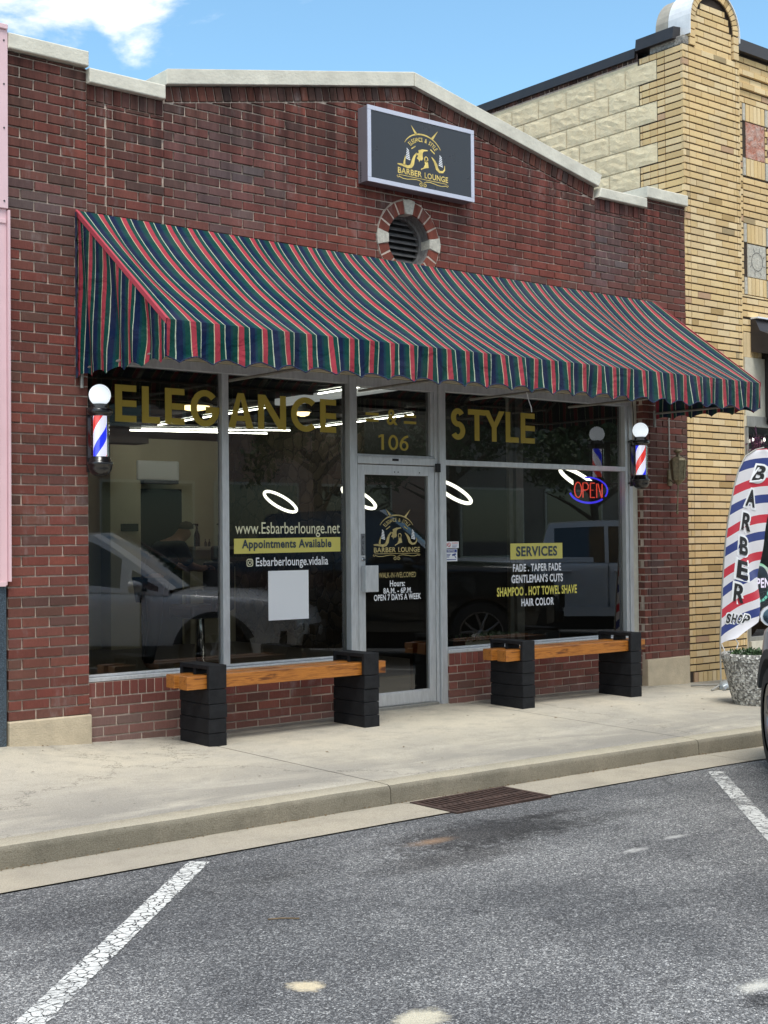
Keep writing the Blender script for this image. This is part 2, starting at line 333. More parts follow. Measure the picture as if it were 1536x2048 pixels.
def oppbrick():
    m,nt,o=nmat('far_brick_wall'); n=N(nt)
    tc=n('ShaderNodeTexCoord').outputs['Object']
    mp=n('ShaderNodeMapping',{'Vector':tc,'Rotation':(R(90),0,0)}).outputs[0]
    br=n('ShaderNodeTexBrick',{'Vector':mp,'Color1':(.34,.17,.125,1),'Color2':(.46,.25,.18,1),'Mortar':(.34,.27,.22,1),'Scale':1.0,'Mortar Size':.008,'Brick Width':.42,'Row Height':.14})
    big=n.noise(.5,5,.6,tc)
    c=n.mix(n.ramp(big,[(.35,(0,0,0)),(.65,(.6,.6,.6))]),br.outputs[0],(.48,.36,.31,1))
    b=n('ShaderNodeBsdfPrincipled',{'Base Color':c,'Roughness':.9})
    nt.links.new(b.outputs[0],o.inputs[0]); return m
M['oppbrick']=oppbrick()
M['stucco']=simple('tan_stucco',(.26,.225,.185),.9,var=.15,vscale=1.2,bump=.3)
# barber pole spiral, flag stripes
def spiral():
    m,nt,o=nmat('barber_spiral'); n=N(nt)
    u=n('ShaderNodeUVMap',uv_map='UVMap').outputs[0]; s=n('ShaderNodeSeparateXYZ',{0:u})
    f=n.math('FRACT',n.math('ADD',n.math('ADD',n.math('MULTIPLY',s.outputs[0],1.0),n.math('MULTIPLY',s.outputs[1],-1.0)),PH))
    c=n.ramp(f,[(0,(.85,.85,1)),(.27,(.85,.03,.02)),(.5,(.85,.85,1)),(.77,(.01,.03,.95))],'CONSTANT')
    b=n('ShaderNodeBsdfPrincipled',{'Base Color':c,'Roughness':.4,'Emission Color':c,'Emission Strength':.5})
    nt.links.new(b.outputs[0],o.inputs[0]); return m
PH=.0
M['spiral']=spiral()
M['globe']=simple('opal_glass_globe',(.80,.86,.90),.2,emit=(.85,.93,1),es=.5,coat=.3,var=.03,vscale=30)
def flagm():
    m,nt,o=nmat('flag_stripes'); n=N(nt)
    u=n('ShaderNodeUVMap',uv_map='UVMap').outputs[0]; s=n('ShaderNodeSeparateXYZ',{0:u})
    w=n.math('SUBTRACT',s.outputs[1],n.math('MULTIPLY',s.outputs[0],.55))
    w=n.math('ADD',w,n.math('MULTIPLY',n.math('MULTIPLY',s.outputs[0],s.outputs[0]),.35))
    f=n.math('FRACT',n.math('SUBTRACT',n.math('DIVIDE',w,.370),.385))
    WHI=(.80,.80,.86)
    c=n.ramp(f,[(0,WHI),(.04,(.025,.05,.24)),(.27,WHI),(.50,(.62,.025,.055)),(.73,WHI)],'CONSTANT')
    b=n('ShaderNodeBsdfPrincipled',{'Base Color':c,'Roughness':.75,'Sheen Weight':.2})
    t=n('ShaderNodeBsdfTranslucent',{'Color':c}).outputs[0]
    nt.links.new(n('ShaderNodeMixShader',{0:.25,1:b.outputs[0],2:t}).outputs[0],o.inputs[0]); return m
M['flag']=flagm()
# ------------------------------------------------------------------ mesh building
class MB:
    def __init__(s): s.v=[];s.f=[];s.mi=[];s.c=[];s.uv={};s.sm=[]
    def add(s,vs,fs,mi=0,col=None,uvs=None,smooth=False):
        b=len(s.v); s.v+= [tuple(p) for p in vs]
        for i,f in enumerate(fs):
            if uvs is not None: s.uv[len(s.f)]=[uvs[j] for j in f]
            s.f.append([b+j for j in f]); s.mi.append(mi); s.c.append(col); s.sm.append(smooth)
        return b
    def box(s,x0,y0,z0,x1,y1,z1,mi=0,col=None,M4=None):
        p=[(x,y,z) for z in (z0,z1) for y in (y0,y1) for x in (x0,x1)]
        if M4 is not None: p=[tuple(M4@Vector(q)) for q in p]
        s.add(p,[(0,2,3,1),(4,5,7,6),(0,1,5,4),(2,6,7,3),(0,4,6,2),(1,3,7,5)],mi,col)
    def ringloft(s,rings,mi=0,closed=True,cap=True,smooth=True,col=None,uvs=None):
        n=len(rings[0]); vs=[p for r in rings for p in r]; fs=[]
        m=n if closed else n-1
        for i in range(len(rings)-1):
            for j in range(m):
                k=(j+1)%n; fs.append((i*n+j,i*n+k,(i+1)*n+k,(i+1)*n+j))
        s.add(vs,fs,mi,col,None,smooth)
        if cap and closed:
            s.add(rings[0],[tuple(range(n))[::-1]],mi,col); s.add(rings[-1],[tuple(range(n))],mi,col)
    def lathe(s,c,prof,n=24,mi=0,axis='z',smooth=True,M4=None,cap=True):
        rings=[]
        for r,h in prof:
            ring=[]
            for k in range(n):
                a=2*math.pi*k/n; q=(r*math.cos(a),r*math.sin(a),h)
                if axis=='y': q=(q[0],q[2],q[1])
                if axis=='x': q=(q[2],q[0],q[1])
                q=Vector(q)
                if M4 is not None: q=M4@q
                ring.append(tuple(q+Vector(c)))
            rings.append(ring)
        s.ringloft(rings,mi,True,cap,smooth)
    def tube(s,path,r,n=8,mi=0,closed=False,smooth=True,rz=None):
        P=[Vector(p) for p in path]; rings=[]
        m=len(P); up=None
        for i,p in enumerate(P):
            a=P[(i-1)%m] if (closed or i>0) else P[i]; b=P[(i+1)%m] if (closed or i<m-1) else P[i]
            t=(b-a).normalized()
            if up is None:
                up=Vector((0,0,1)) if abs(t.z)<.9 else Vector((1,0,0))
            u=(up-t*up.dot(t))
            if u.length<1e-5: u=Vector((1,0,0)).cross(t)
            u.normalize(); w=t.cross(u); up=u
            rr=r[i] if isinstance(r,(list,tuple)) else r
            rings.append([tuple(p+u*(rr*math.cos(2*math.pi*k/n))+w*((rz or rr)*math.sin(2*math.pi*k/n))) for k in range(n)])
        if closed: rings.append(rings[0])
        s.ringloft(rings,mi,True,not closed,smooth)
    def prism(s,poly,d0,d1,fn,mi=0,col=None,cham=0,back=False):
        """poly (u,v) list; fn(u,v,d)->xyz; front at depth d1, sides to d0"""
        n=len(poly)
        cu=sum(p[0] for p in poly)/n; cv=sum(p[1] for p in poly)/n
        if cham:
            inn=[]
            for (u,v) in poly:
                du,dv=cu-u,cv-v; l=math.hypot(du,dv) or 1
                inn.append((u+(cham if du>0 else -cham)*(abs(du)>cham),v+(cham if dv>0 else -cham)*(abs(dv)>cham)))
            vs=[fn(u,v,d1) for u,v in inn]+[fn(u,v,d1-cham) for u,v in poly]+[fn(u,v,d0) for u,v in poly]
            fs=[tuple(range(n))]
            for k in range(n):
                j=(k+1)%n; fs+= [(k,n+k,n+j,j),(n+k,2*n+k,2*n+j,n+j)]
        else:
            vs=[fn(u,v,d1) for u,v in poly]+[fn(u,v,d0) for u,v in poly]
            fs=[tuple(range(n))]+[(k,n+k,n+(k+1)%n,(k+1)%n) for k in range(n)]
        if back: fs.append(tuple(range(len(vs)-n,len(vs)))[::-1])
        s.add(vs,fs,mi,col)
def front(y0): return lambda u,v,d:(u,y0-d,v)
def obj(name,mb,mats,parent=None,label=None,cat=None,group=None,kind=None,bevel=0,recalc=True,loc=None):
    me=bpy.data.meshes.new(name); me.from_pydata(mb.v,[],mb.f)
    if not isinstance(mats,(list,tuple)): mats=[mats]
    for m in mats: me.materials.append(M[m] if isinstance(m,str) else m)
    me.polygons.foreach_set('material_index',mb.mi)
    me.polygons.foreach_set('use_smooth',[bool(x) for x in mb.sm])
    if any(c is not None for c in mb.c):
        ca=me.color_attributes.new('Col','FLOAT_COLOR','CORNER'); buf=[]
        for f,c in zip(mb.f,mb.c):
            c=c or (.5,.5,.5); buf+= [c[0],c[1],c[2],1]*len(f)
        ca.data.foreach_set('color',buf)
    if mb.uv:
        uv=me.uv_layers.new(name='UVMap'); buf=[]
        for i,f in enumerate(mb.f):
            q=mb.uv.get(i)
            for k in range(len(f)): buf+= list(q[k]) if q else [0,0]
        uv.data.foreach_set('uv',buf)
    me.update()
    if recalc:
        import bmesh
        bm=bmesh.new(); bm.from_mesh(me); bmesh.ops.recalc_face_normals(bm,faces=bm.faces); bm.to_mesh(me); bm.free()
    o=bpy.data.objects.new(name,me); COL.objects.link(o)
    if parent: 
        o.parent=parent
        o.matrix_parent_inverse=Matrix.Translation(-Vector(parent.get('_o',(0,0,0)))) if parent.get('_o') is not None and loc is None else Matrix()
    if loc is not None: o.location=loc
    if label: o['label']=label
    if cat: o['category']=cat
    if group: o['group']=group
    if kind: o['kind']=kind
    if bevel:
        b=o.modifiers.new('bevel','BEVEL'); b.width=bevel; b.segments=2; b.limit_method='ANGLE'; b.angle_limit=R(40)
    return o
def thing(name,label,cat,loc=(0,0,0),group=None,rot=0):
    """an Empty at the thing's base; children meshes are written in world coordinates unless rot/local is used"""
    e=bpy.data.objects.new(name,None); COL.objects.link(e); e.location=loc; e.rotation_euler=(0,0,rot)
    e.empty_display_size=.2
    e['label']=label; e['category']=cat
    if group: e['group']=group
    return e
def part(name,mb,mats,t,label=None,bevel=0,recalc=True):
    """mesh written in WORLD coordinates, parented to t (Empty or mesh)"""
    o=obj(name,mb,mats,None,label=label,bevel=bevel,recalc=recalc)
    o.parent=t; o.matrix_parent_inverse=world_inv(t); return o
def world_inv(t):
    m=Matrix.Identity(4); ch=[]
    while t: ch.append(t); t=t.parent
    for a in reversed(ch): m=m@a.matrix_parent_inverse@(Matrix.Translation(a.location)@a.rotation_euler.to_matrix().to_4x4())
    return m.inverted()
def lpart(name,mb,mats,t,label=None,bevel=0,recalc=True):
    """mesh written in the parent's LOCAL coordinates"""
    o=obj(name,mb,mats,None,label=label,bevel=bevel,recalc=recalc); o.parent=t; return o
def clip(poly,nx,nz,d):
    """keep points with nx*u+nz*v<=d"""
    out=[]
    for i in range(len(poly)):
        a=poly[i]; b=poly[(i+1)%len(poly)]
        fa=nx*a[0]+nz*a[1]-d; fb=nx*b[0]+nz*b[1]-d
        if fa<=0: out.append(a)
        if fa*fb<0:
            t=fa/(fa-fb); out.append((a[0]+(b[0]-a[0])*t,a[1]+(b[1]-a[1])*t))
    return out
def area(p): return abs(sum(p[i][0]*p[(i+1)%len(p)][1]-p[(i+1)%len(p)][0]*p[i][1] for i in range(len(p))))/2
def bricks(mb,fn,u0,u1,v0,v1,colf,L=.2045,h=.0703,j=.0115,jh=None,off=0,cuts=(),hole=None,proud=0,depth=.05,cham=.0025,rnd=.0038,row0=0,head=False,mi=0):
    jh=jh or j
    r=0; v=v0
    while v<v1-.012:
        vt=min(v+h-jh,v1)
        o=(((r+row0)%2)*.5*L+off)%L
        u=u0-o if o else u0
        if u+L*.999<=u0: u+=L
        while u<u1-.01:
            a=max(u,u0); b=min(u+L-j,u1)
            if b-a>.018:
                q=[(a+random.uniform(-.0012,.0012),v),(b,v+random.uniform(-.001,.001)),(b,vt),(a,vt+random.uniform(-.001,.001))]
                for (nx,nz,d) in cuts:
                    q=clip(q,nx,nz,d)
                    if len(q)<3: break
                if len(q)>=3 and hole:
                    cx,cz,rr=hole; mx=sum(p[0] for p in q)/len(q)-cx; mz=sum(p[1] for p in q)/len(q)-cz; l=math.hypot(mx,mz)
                    if l<rr+.15:
                        if l<.03: q=[]
                        else:
                            nx,nz=-mx/l,-mz/l
                            q=clip(q,nx,nz,nx*cx+nz*cz-rr)
                if len(q)>=3 and area(q)>.0004:
                    mb.prism(q,-depth,proud+random.uniform(-rnd,rnd),fn,mi,colf((a+b)/2,(v+vt)/2),cham)
            u+=L
        v+=h; r+=1
def soldiers(mb,fn,u0,u1,v0,v1,colf,w=.07,j=.009,proud=0,depth=.05,mi=0,dv=0.0,cham=.002):
    n=max(1,round((u1-u0)/w)); w=(u1-u0)/n
    for k in range(n):
        a=u0+k*w; b=a+w-j
        s=dv*(a-u0)/(u1-u0) if dv else 0
        t=dv*(b-u0)/(u1-u0) if dv else 0
        mb.prism([(a,v0+s),(b,v0+t),(b,v1+t),(a,v1+s)],-depth,proud+random.uniform(-.002,.002),fn,mi,colf((a+b)/2,(v0+v1)/2+s),cham)
def lerp(a,b,t): return a+(b-a)*t
def mixc(a,b,t): return tuple(lerp(x,y,t) for x,y in zip(a,b))
def interp(x,pts):
    if x<=pts[0][0]: return pts[0][1]
    for (a,b),(c,d) in zip(pts,pts[1:]):
        if x<=c: return lerp(b,d,(x-a)/(c-a))
    return pts[-1][1]
# ------------------------------------------------------------------ text
_tc={}
def text_raw(s,bold=0.0,sp=1.0):
    bold=min(bold,.03) if len(s)>1 else bold
    sp=1+bold*2.6 if len(s)>1 else 1
    key=(s,bold)
    if key in _tc: return _tc[key]
    cu=bpy.data.curves.new('t','FONT'); cu.body=s; cu.size=1; cu.offset=bold; cu.space_character=sp; cu.resolution_u=6
    o=bpy.data.objects.new('t',cu); COL.objects.link(o)
    dg=bpy.context.evaluated_depsgraph_get(); dg.update()
    me=o.evaluated_get(dg).to_mesh()
    vs=[(v.co.x,v.co.y) for v in me.vertices]; fs=[tuple(p.vertices) for p in me.polygons]
    o.evaluated_get(dg).to_mesh_clear()
    bpy.data.objects.remove(o); bpy.data.curves.remove(cu)
    _tc[key]=(vs,fs); return vs,fs
def text(mb,s,u0,v0,u1,v1,fn,d=0,bold=0.02,mi=0,th=0,xf=None):
    """fit text s into the box u0..u1, v0..v1 of the surface fn"""
    vs,fs=text_raw(s,bold)
    xs=[p[0] for p in vs]; ys=[p[1] for p in vs]
    ax,bx,ay,by=min(xs),max(xs),min(ys),max(ys)
    q=[(lerp(u0,u1,(x-ax)/(bx-ax)),lerp(v0,v1,(y-ay)/(by-ay))) for x,y in vs]
    if xf: q=[xf(*p) for p in q]
    mb.add([fn(u,v,d) for u,v in q],fs,mi)
def poly(mb,pts,fn,d=0,mi=0): mb.add([fn(u,v,d) for u,v in pts],[tuple(range(len(pts)))],mi)
def stroke(mb,pts,w,fn,d=0,mi=0,closed=False):
    """flat ribbon of (varying) width along 2D points"""
    n=len(pts); L=[];Rr=[]
    for i in range(n):
        a=pts[(i-1)%n] if (closed or i>0) else pts[i]; b=pts[(i+1)%n] if (closed or i<n-1) else pts[i]
        dx,dy=b[0]-a[0],b[1]-a[1]; l=math.hypot(dx,dy) or 1
        ww=(w[i] if isinstance(w,(list,tuple)) else w)/2
        L.append((pts[i][0]-dy/l*ww,pts[i][1]+dx/l*ww)); Rr.append((pts[i][0]+dy/l*ww,pts[i][1]-dx/l*ww))
    m=n if closed else n-1
    vs=[fn(u,v,d) for u,v in L+Rr]
    mb.add(vs,[(i,(i+1)%n,n+(i+1)%n,n+i) for i in range(m)],mi)
def arc(cx,cy,r,a0,a1,n=24,ry=None):
    return [(cx+r*math.cos(R(lerp(a0,a1,k/n))),cy+(ry or r)*math.sin(R(lerp(a0,a1,k/n)))) for k in range(n+1)]
def bold_letter(mb,ch,u0,v0,u1,v1,fn,t=.175):
    """heavy geometric capitals drawn as plain polygons, fitted to a box"""
    h=v1-v0; w=u1-u0; T=t*h
    dd=[0.0]
    def P(*pts): dd[0]+=.0004; poly(mb,pts,fn,dd[0])
    def B(a,b,c,d): P((a,b),(c,b),(c,d),(a,d))
    def ringseg(cx,cz,rx,rz,tx,tz,a0,a1,n=26):
        vs=[];
        for k in range(n+1):
            a=R(lerp(a0,a1,k/n)); vs+=[(cx+rx*math.cos(a),cz+rz*math.sin(a)),(cx+(rx-tx)*math.cos(a),cz+(rz-tz)*math.sin(a))]
        dd[0]+=.0004; mb.add([fn(u,v,dd[0]) for u,v in vs],[(2*k,2*k+2,2*k+3,2*k+1) for k in range(n)])
    cx,cz=(u0+u1)/2,(v0+v1)/2; tx=T*1.22
    if ch in 'EL':
        B(u0,v0,u0+tx,v1); B(u0+tx,v0,u1,v0+T)
        if ch=='E': B(u0+tx,v1-T,u1,v1); B(u0+tx,cz-T/2,u1-.0*w,cz+T/2)
    elif ch in 'GC':
        ringseg(cx,cz,w/2 if ch=='G' else w*.58,h/2*1.03,tx,T,42,318) if ch=='G' else ringseg(u0+w*.62,cz,w*.62,h/2*1.03,tx,T,48,312)
        if ch=='G':
            B(cx+.02*w,cz-T*.75,u1-.0*w,cz+T*.25); ringseg(cx,cz,w/2,h/2*1.03,tx,T,318,352,6)
    elif ch=='A':
        P((u0,v0),(u0+tx*1.15,v0),(cx+tx*.18,v1),(cx-tx*.5,v1)); P((u1-tx*1.15,v0),(u1,v0),(cx+tx*.5,v1),(cx-tx*.18,v1)); B(u0+w*.22,v0+h*.20,u1-w*.22,v0+h*.20+T*.85)
    elif ch=='N':
        B(u0,v0,u0+tx,v1); B(u1-tx,v0,u1,v1); P((u0,v1),(u0+tx*1.2,v1),(u1,v0),(u1-tx*1.2,v0))
    elif ch=='T': B(u0,v1-T,u1,v1); B(cx-tx/2,v0,cx+tx/2,v1-T)
    elif ch=='Y':
        B(cx-tx/2,v0,cx+tx/2,v0+h*.45); P((cx-tx/2,v0+h*.45),(cx+tx/2,v0+h*.45),(u0+tx*1.15,v1),(u0,v1)); P((cx-tx/2,v0+h*.45),(cx+tx/2,v0+h*.45),(u1,v1),(u1-tx*1.15,v1))
    elif ch=='S':
        rz=(h/2+T/2)/2
        ringseg(cx,v1-rz,w*.47,rz,tx,T,30,270,22); ringseg(cx,v0+rz,w*.5,rz,tx,T,-150,90,22)
    elif ch=='0': ringseg(cx,cz,w/2,h/2,tx,T,0,360,32)
    elif ch=='1': B(cx-tx*.3,v0,cx+tx*.8,v1); P((cx-tx*.3,v1),(cx-tx*.3,v1-T*1.0),(u0,v1-T*1.6),(u0,v1-T*.6))
    elif ch=='6':
        rz=h*.32; ringseg(cx,v0+rz,w/2,rz,tx,T*.85,0,360,28)
        ringseg(u1,v0+rz,w,h-rz,tx,T*.95,92,180,16)
def bold_word(mb,items,v0,v1,fn,t=.175):
    for ch,a,b in items: bold_letter(mb,ch,a,v0,b,v1,fn,t)
# ------------------------------------------------------------------ ground heights
ZW=[(-8,.15),(0,.046),(.6,.0),(1.3,-.02),(4,-.01),(5.84,-.03),(7.3,-.07),(9,-.10),(20,-.3)]
ZC=[(-8,-.03),(1.5,-.038),(5,-.07),(9,-.115),(20,-.25)]
ZG=[(-8,-.138),(1.3,-.149),(4.1,-.169),(5,-.19),(9,-.23),(20,-.37)]
def zwalk(x,y): 
    t=min(1,max(0,-y/2.33)); return lerp(interp(x,ZW),interp(x,ZC),t)
def zroad(x,y): 
    return interp(x,ZG)*max(0,1-max(0,-2.95-y)/9)+ (-.06)*min(1,max(0,-2.95-y)/9) if y<-2.95 else interp(x,ZG)
def sheet(name,xs,ys,zf,mat,**kw):
    mb=MB(); nx=len(xs)
    vs=[(x,y,zf(x,y)) for y in ys for x in xs]
    fs=[(j*nx+i,j*nx+i+1,(j+1)*nx+i+1,(j+1)*nx+i) for j in range(len(ys)-1) for i in range(nx-1)]
    mb.add(vs,fs,0,smooth=True)
    return obj(name,mb,mat,recalc=False,**kw)
def fr(a,b,s):
    n=max(1,round((b-a)/s)); return [a+(b-a)*k/n for k in range(n+1)]
# ================================================================== SETTING
# terrain far below everything, road, sidewalk slabs, kerb, gutter
sheet('ground',[-400,-60,60,400],[-400,-60,60,400],lambda x,y:-.75,'asphalt',kind='structure')
sheet('road',[-60]+fr(-8,20,.5)+[60],fr(-18,-2.955,.45),zroad,'asphalt',kind='structure')
GAPX=[-60,-1.63,1.30,4.235,7.17,10.1,13,60]
mb=MB(); sm=MB()
for a,b in zip(GAPX,GAPX[1:]):
    a2,b2=a+.004,b-.004
    xs=[a2]+[x for x in fr(-8,20,.4) if a2+.05<x<b2-.05]+[b2]; ys=[-2.328,-2.318]+fr(-2.2,.16,.25); nx=len(xs)
    lip=.004
    vs=[]
    for jy,y in enumerate(ys):
        for ix,x in enumerate(xs):
            z=zwalk(x,y)-(lip if (ix in (0,nx-1) or jy==0) else 0); vs.append((x,y,z))
    mb.add(vs,[(j*nx+i,j*nx+i+1,(j+1)*nx+i+1,(j+1)*nx+i) for j in range(len(ys)-1) for i in range(nx-1)],0,smooth=True)
mb.box(-60,-2.345,-.5,60,.2,-.36,0)
obj('sidewalk',mb,'walk',kind='structure',recalc=False)
sheet('sidewalk_bed',[-60]+fr(-8,20,.5)+[60],[-2.36,.2],lambda x,y:zwalk(x,y)-.018,'dark',kind='structure')
kb=MB(); KG=[-60,-4.56,-1.63,1.285,4.22,7.16,10.1,13,60]
for a,b in zip(KG,KG[1:]):
    a2,b2=a+.004,b-.004
    xs=[a2]+[x for x in fr(-8,20,.12) if a2+.02<x<b2-.02]+[b2]
    rings=[]
    for x in xs:
        zt=zwalk(x,-2.33); zb=interp(x,ZG)-.05; w=.004*math.sin(x*9)+.003*math.sin(x*23+1)
        sec=[(-2.340,zb),(-2.340,zt-.004),(-2.347,zt+.002),(-2.44,zt-.002)]
        for k in range(5):
            an=R(18*k+9); sec.append((-2.465-.035*math.sin(an)+w,zt-.04+.038*math.cos(an)-.001))
        sec+=[(-2.505+w,zb)]
        rings.append([(x,y,z) for y,z in sec])
    n=len(rings[0]); vs=[p for r_ in rings for p in r_]
    for i in range(len(rings)-1):
        pass
    fs=[];mi=[]
    kb0=len(kb.f)
    for i in range(len(rings)-1):
        for j in range(n-1):
            fs.append((i*n+j,(i+1)*n+j,(i+1)*n+j+1,i*n+j+1)); mi.append(1 if j<=4 else 0)
    base=kb.add(vs,fs,0,smooth=True)
    for i,q in enumerate(mi): kb.mi[kb0+i]=q
    kb.add(rings[0],[tuple(range(n))],0); kb.add(rings[-1],[tuple(range(n))],0)
obj('kerb',kb,['kerb','kerbtop'],kind='structure')
# gutter with an opening for the drain grate
gx0,gx1=1.40,2.12
mb=MB()
def gsheet(x0,x1,y0,y1):
    xs=fr(x0,x1,.35); ys=fr(y0,y1,.12); nx=len(xs)
    mb.add([(x,y,interp(x,ZG)+.006+(-.012 if y>-2.6 else 0)*1) for y in ys for x in xs],[(j*nx+i,j*nx+i+1,(j+1)*nx+i+1,(j+1)*nx+i) for j in range(len(ys)-1) for i in range(nx-1)],0,smooth=True)
for a,b in ((-60,-4.56),(-4.552,-1.63),(-1.622,gx0-.04),(gx1+.04,4.22),(4.228,7.16),(7.168,60)): gsheet(a,b,-2.95,-2.50)
gsheet(gx0-.032,gx1+.032,-2.60,-2.50)
obj('gutter',mb,'gutter',kind='structure',recalc=False)
# storm drain
zg=interp(1.75,ZG)+.006
t=thing('storm_drain','rusty iron storm drain grate set in the gutter beside the kerb','drain',(1.76,-2.77,zg-.02))
mb=MB()
for a in ((gx0-.03,-2.965,gx0,-2.60),(gx1,-2.965,gx1+.03,-2.60),(gx0-.03,-2.995,gx1+.03,-2.965),(gx0-.03,-2.605,gx1+.03,-2.58)):
    mb.box(a[0],a[1],zg-.05,a[2],a[3],zg+.006)
part('frame',mb,'rust',t)
mb=MB()
nb=18
for k in range(nb):
    x=lerp(gx0+.012,gx1-.012,k/(nb-1)); mb.box(x-.008,-2.965,zg-.045,x+.008,-2.605,zg+.002)
for y in (-2.785,): mb.box(gx0,y-.013,zg-.045,gx1,y+.013,zg+.0035)
part('grating',mb,'rust',t,bevel=.002)
mb=MB(); mb.box(gx0-.03,-2.995,zg-.4,gx1+.03,-2.58,zg-.35); part('pit',mb,'dark',t)
# parking lines
def pline(x0,y0,x1,y1,w,label):
    mb=MB(); d=Vector((x1-x0,y1-y0,0)); L=d.length; d.normalize(); p=Vector((-d.y,d.x,0)); n=int(L/.15)
    vs=[];uv=[]
    for k in range(n+1):
        c=Vector((x0,y0,0))+d*(L*k/n)
        for s_,u in ((-.5,0),(.5,1)):
            q=c+p*(w*s_); vs.append((q.x,q.y,zroad(q.x,q.y)+.004)); uv.append((u,L*k/n))
    mb.add(vs,[(2*k,2*k+1,2*k+3,2*k+2) for k in range(n)],0,uvs=uv)
    return obj('parking_line',mb,'roadpaint',label=label,cat='parking line',recalc=False,group='painted lines of the angled parking bays')
pline(-.36,-3.02,-4.2,-6.80,.115,'worn cracked white parking line running to the bottom left corner')
pline(3.66,-3.07,-.15,-6.88,.115,'worn white parking line beside the silver car on the right')
pline(7.66,-3.10,3.9,-6.9,.115,'white parking line between the silver car and the black pickup')
pline(12.1,-3.12,8.4,-6.9,.115,'white parking line between the black and the grey pickup')
# ================================================================== BARBER SHOP
RED=[(.25,.072,.047),(.21,.060,.041),(.275,.084,.052),(.195,.061,.043),(.235,.068,.046)]
DRK=[(.120,.064,.050),(.098,.064,.056),(.135,.070,.054),(.14,.060,.046)]
GRY=[(.15,.125,.13),(.12,.10,.105),(.17,.14,.14)]
def hsh(x,z,s=0):
    return .5+.5*math.sin(x*1.7+z*2.3+s)*math.cos(x*.9-z*1.9+s*2)
def redcol(x,z):
    c=mixc(random.choice(RED),(.185,.052,.046),.5)
    wd=max(0,1-max(0,x-.3)/2.0)*(.78 if z>3.3 else .5)+max(0,(x-5.6)/1.1)*.5+.10
    if z>4.55: wd+=.25
    wd*=.5+.6*hsh(x,z,1)
    c=mixc(c,random.choice(DRK),min(.9,max(0,wd*.9+random.gauss(0,.22))))
    if random.random()<.06: c=mixc(c,random.choice(DRK),.7)
    g=0
    if z>3.3: g=max(g,.75*math.exp(-((x-1.75)/.45)**2-((z-4.25)/.5)**2)); g=max(g,.8*math.exp(-((x-6.15)/.33)**2-((z-4.15)/.55)**2)); g=max(g,.55*math.exp(-((x-.25)/.3)**2-((z-3.75)/.25)**2))
    c=mixc(c,random.choice(GRY),min(.85,max(0,g*.75+random.gauss(0,.18)*min(1,g*2))))
    k=random.uniform(.88,1.18); return tuple(a*k for a in c)
def paleb(x,z):
    c=redcol(3,2); e=max(0,1-max(0,z-.02)/.38)*max(0,1-(x-.6)/1.0)*.8 if x<2 else max(0,1-(z+.03)/.10)*.4
    return mixc(c,(.30,.23,.21),min(.8,e*random.uniform(.5,1)))
def bulkcol(x,z):
    return paleb(x,z)
shop=thing('barber_shop_building','red brick one storey barber shop with shallow gabled parapet','building',(3.67,0,0))
VC=(3.61,3.96)
F0=front(0)
mb=MB()
GA=(1.226,4.800); GB=(3.655,5.288); GC_=(5.975,4.790)
def slope(a,b): # returns half plane (n,d) keeping points below line a-b
    dx,dz=b[0]-a[0],b[1]-a[1]; l=math.hypot(dx,dz); nx,nz=-dz/l,dx/l
    return nx,nz,l
# left pier
nrow=lambda z0,z1:int((z1-z0)/.0703)
bricks(mb,F0,0.0,.598,.212,4.795,redcol,off=.0,row0=0)
bricks(mb,F0,6.745+.0,7.335,.208,4.795,redcol,row0=1)
bricks(mb,F0,6.645,6.735,.208,4.795,redcol,L=.102,row0=0)
# header column + field above the storefront
bricks(mb,F0,.606,.752,3.003+.0,4.685-.11,redcol,L=.148)
bricks(mb,F0,.606+.0,1.222,4.685-.105,4.690,redcol,L=.07,h=.2,j=.009,row0=0)
bricks(mb,F0,.762,1.226,3.003,4.685-.112,redcol,off=.05)
rl=.112
n1=slope(GA,GB); n2=slope(GB,GC_)
cut1=(n1[0],n1[1],n1[0]*GA[0]+n1[1]*GA[1]-rl-.012); cut2=(n2[0],n2[1],n2[0]*GB[0]+n2[1]*GB[1]-rl-.012)
bricks(mb,F0,1.232,5.972,3.003,5.3,redcol,off=.05+.07,cuts=(cut1,cut2),hole=(VC[0],VC[1],.352))
bricks(mb,F0,5.978,6.54,3.003,4.685-.112,redcol,off=.03)
bricks(mb,F0,6.548,6.640,3.003,4.685-.112,redcol,L=.10)
bricks(mb,F0,5.980,6.640,4.685-.105,4.690,redcol,L=.07,h=.2,j=.009)
# rowlock course following the gable
def rowlock(a,b,nn):
    dx,dz=b[0]-a[0],b[1]-a[1]; l=math.hypot(dx,dz); n=int(l/.073); ux,uz=dx/l,dz/l; px,pz=-uz,ux
    for k in range(n):
        s0=k*l/n; s1=s0+l/n-.010
        P=lambda s,h:(a[0]+ux*s+px*h,a[1]+uz*s+pz*h)
        q=[P(s0,-rl),P(s1,-rl),P(s1,-.002),P(s0,-.002)]
        mb.prism(q,-.05,random.uniform(-.003,.003),F0,0,mixc(random.choice(DRK),random.choice(RED),random.uniform(0,.6)),.003)
rowlock(GA,GB,0); rowlock(GB,GC_,0)
# pier return on the right of the storefront (faces left) and left one
Fs=lambda x0:(lambda u,v,d:(x0-d,u,v))
bricks(mb,Fs(6.642),.004,.13,.208,2.78,redcol,L=.135,depth=.02)
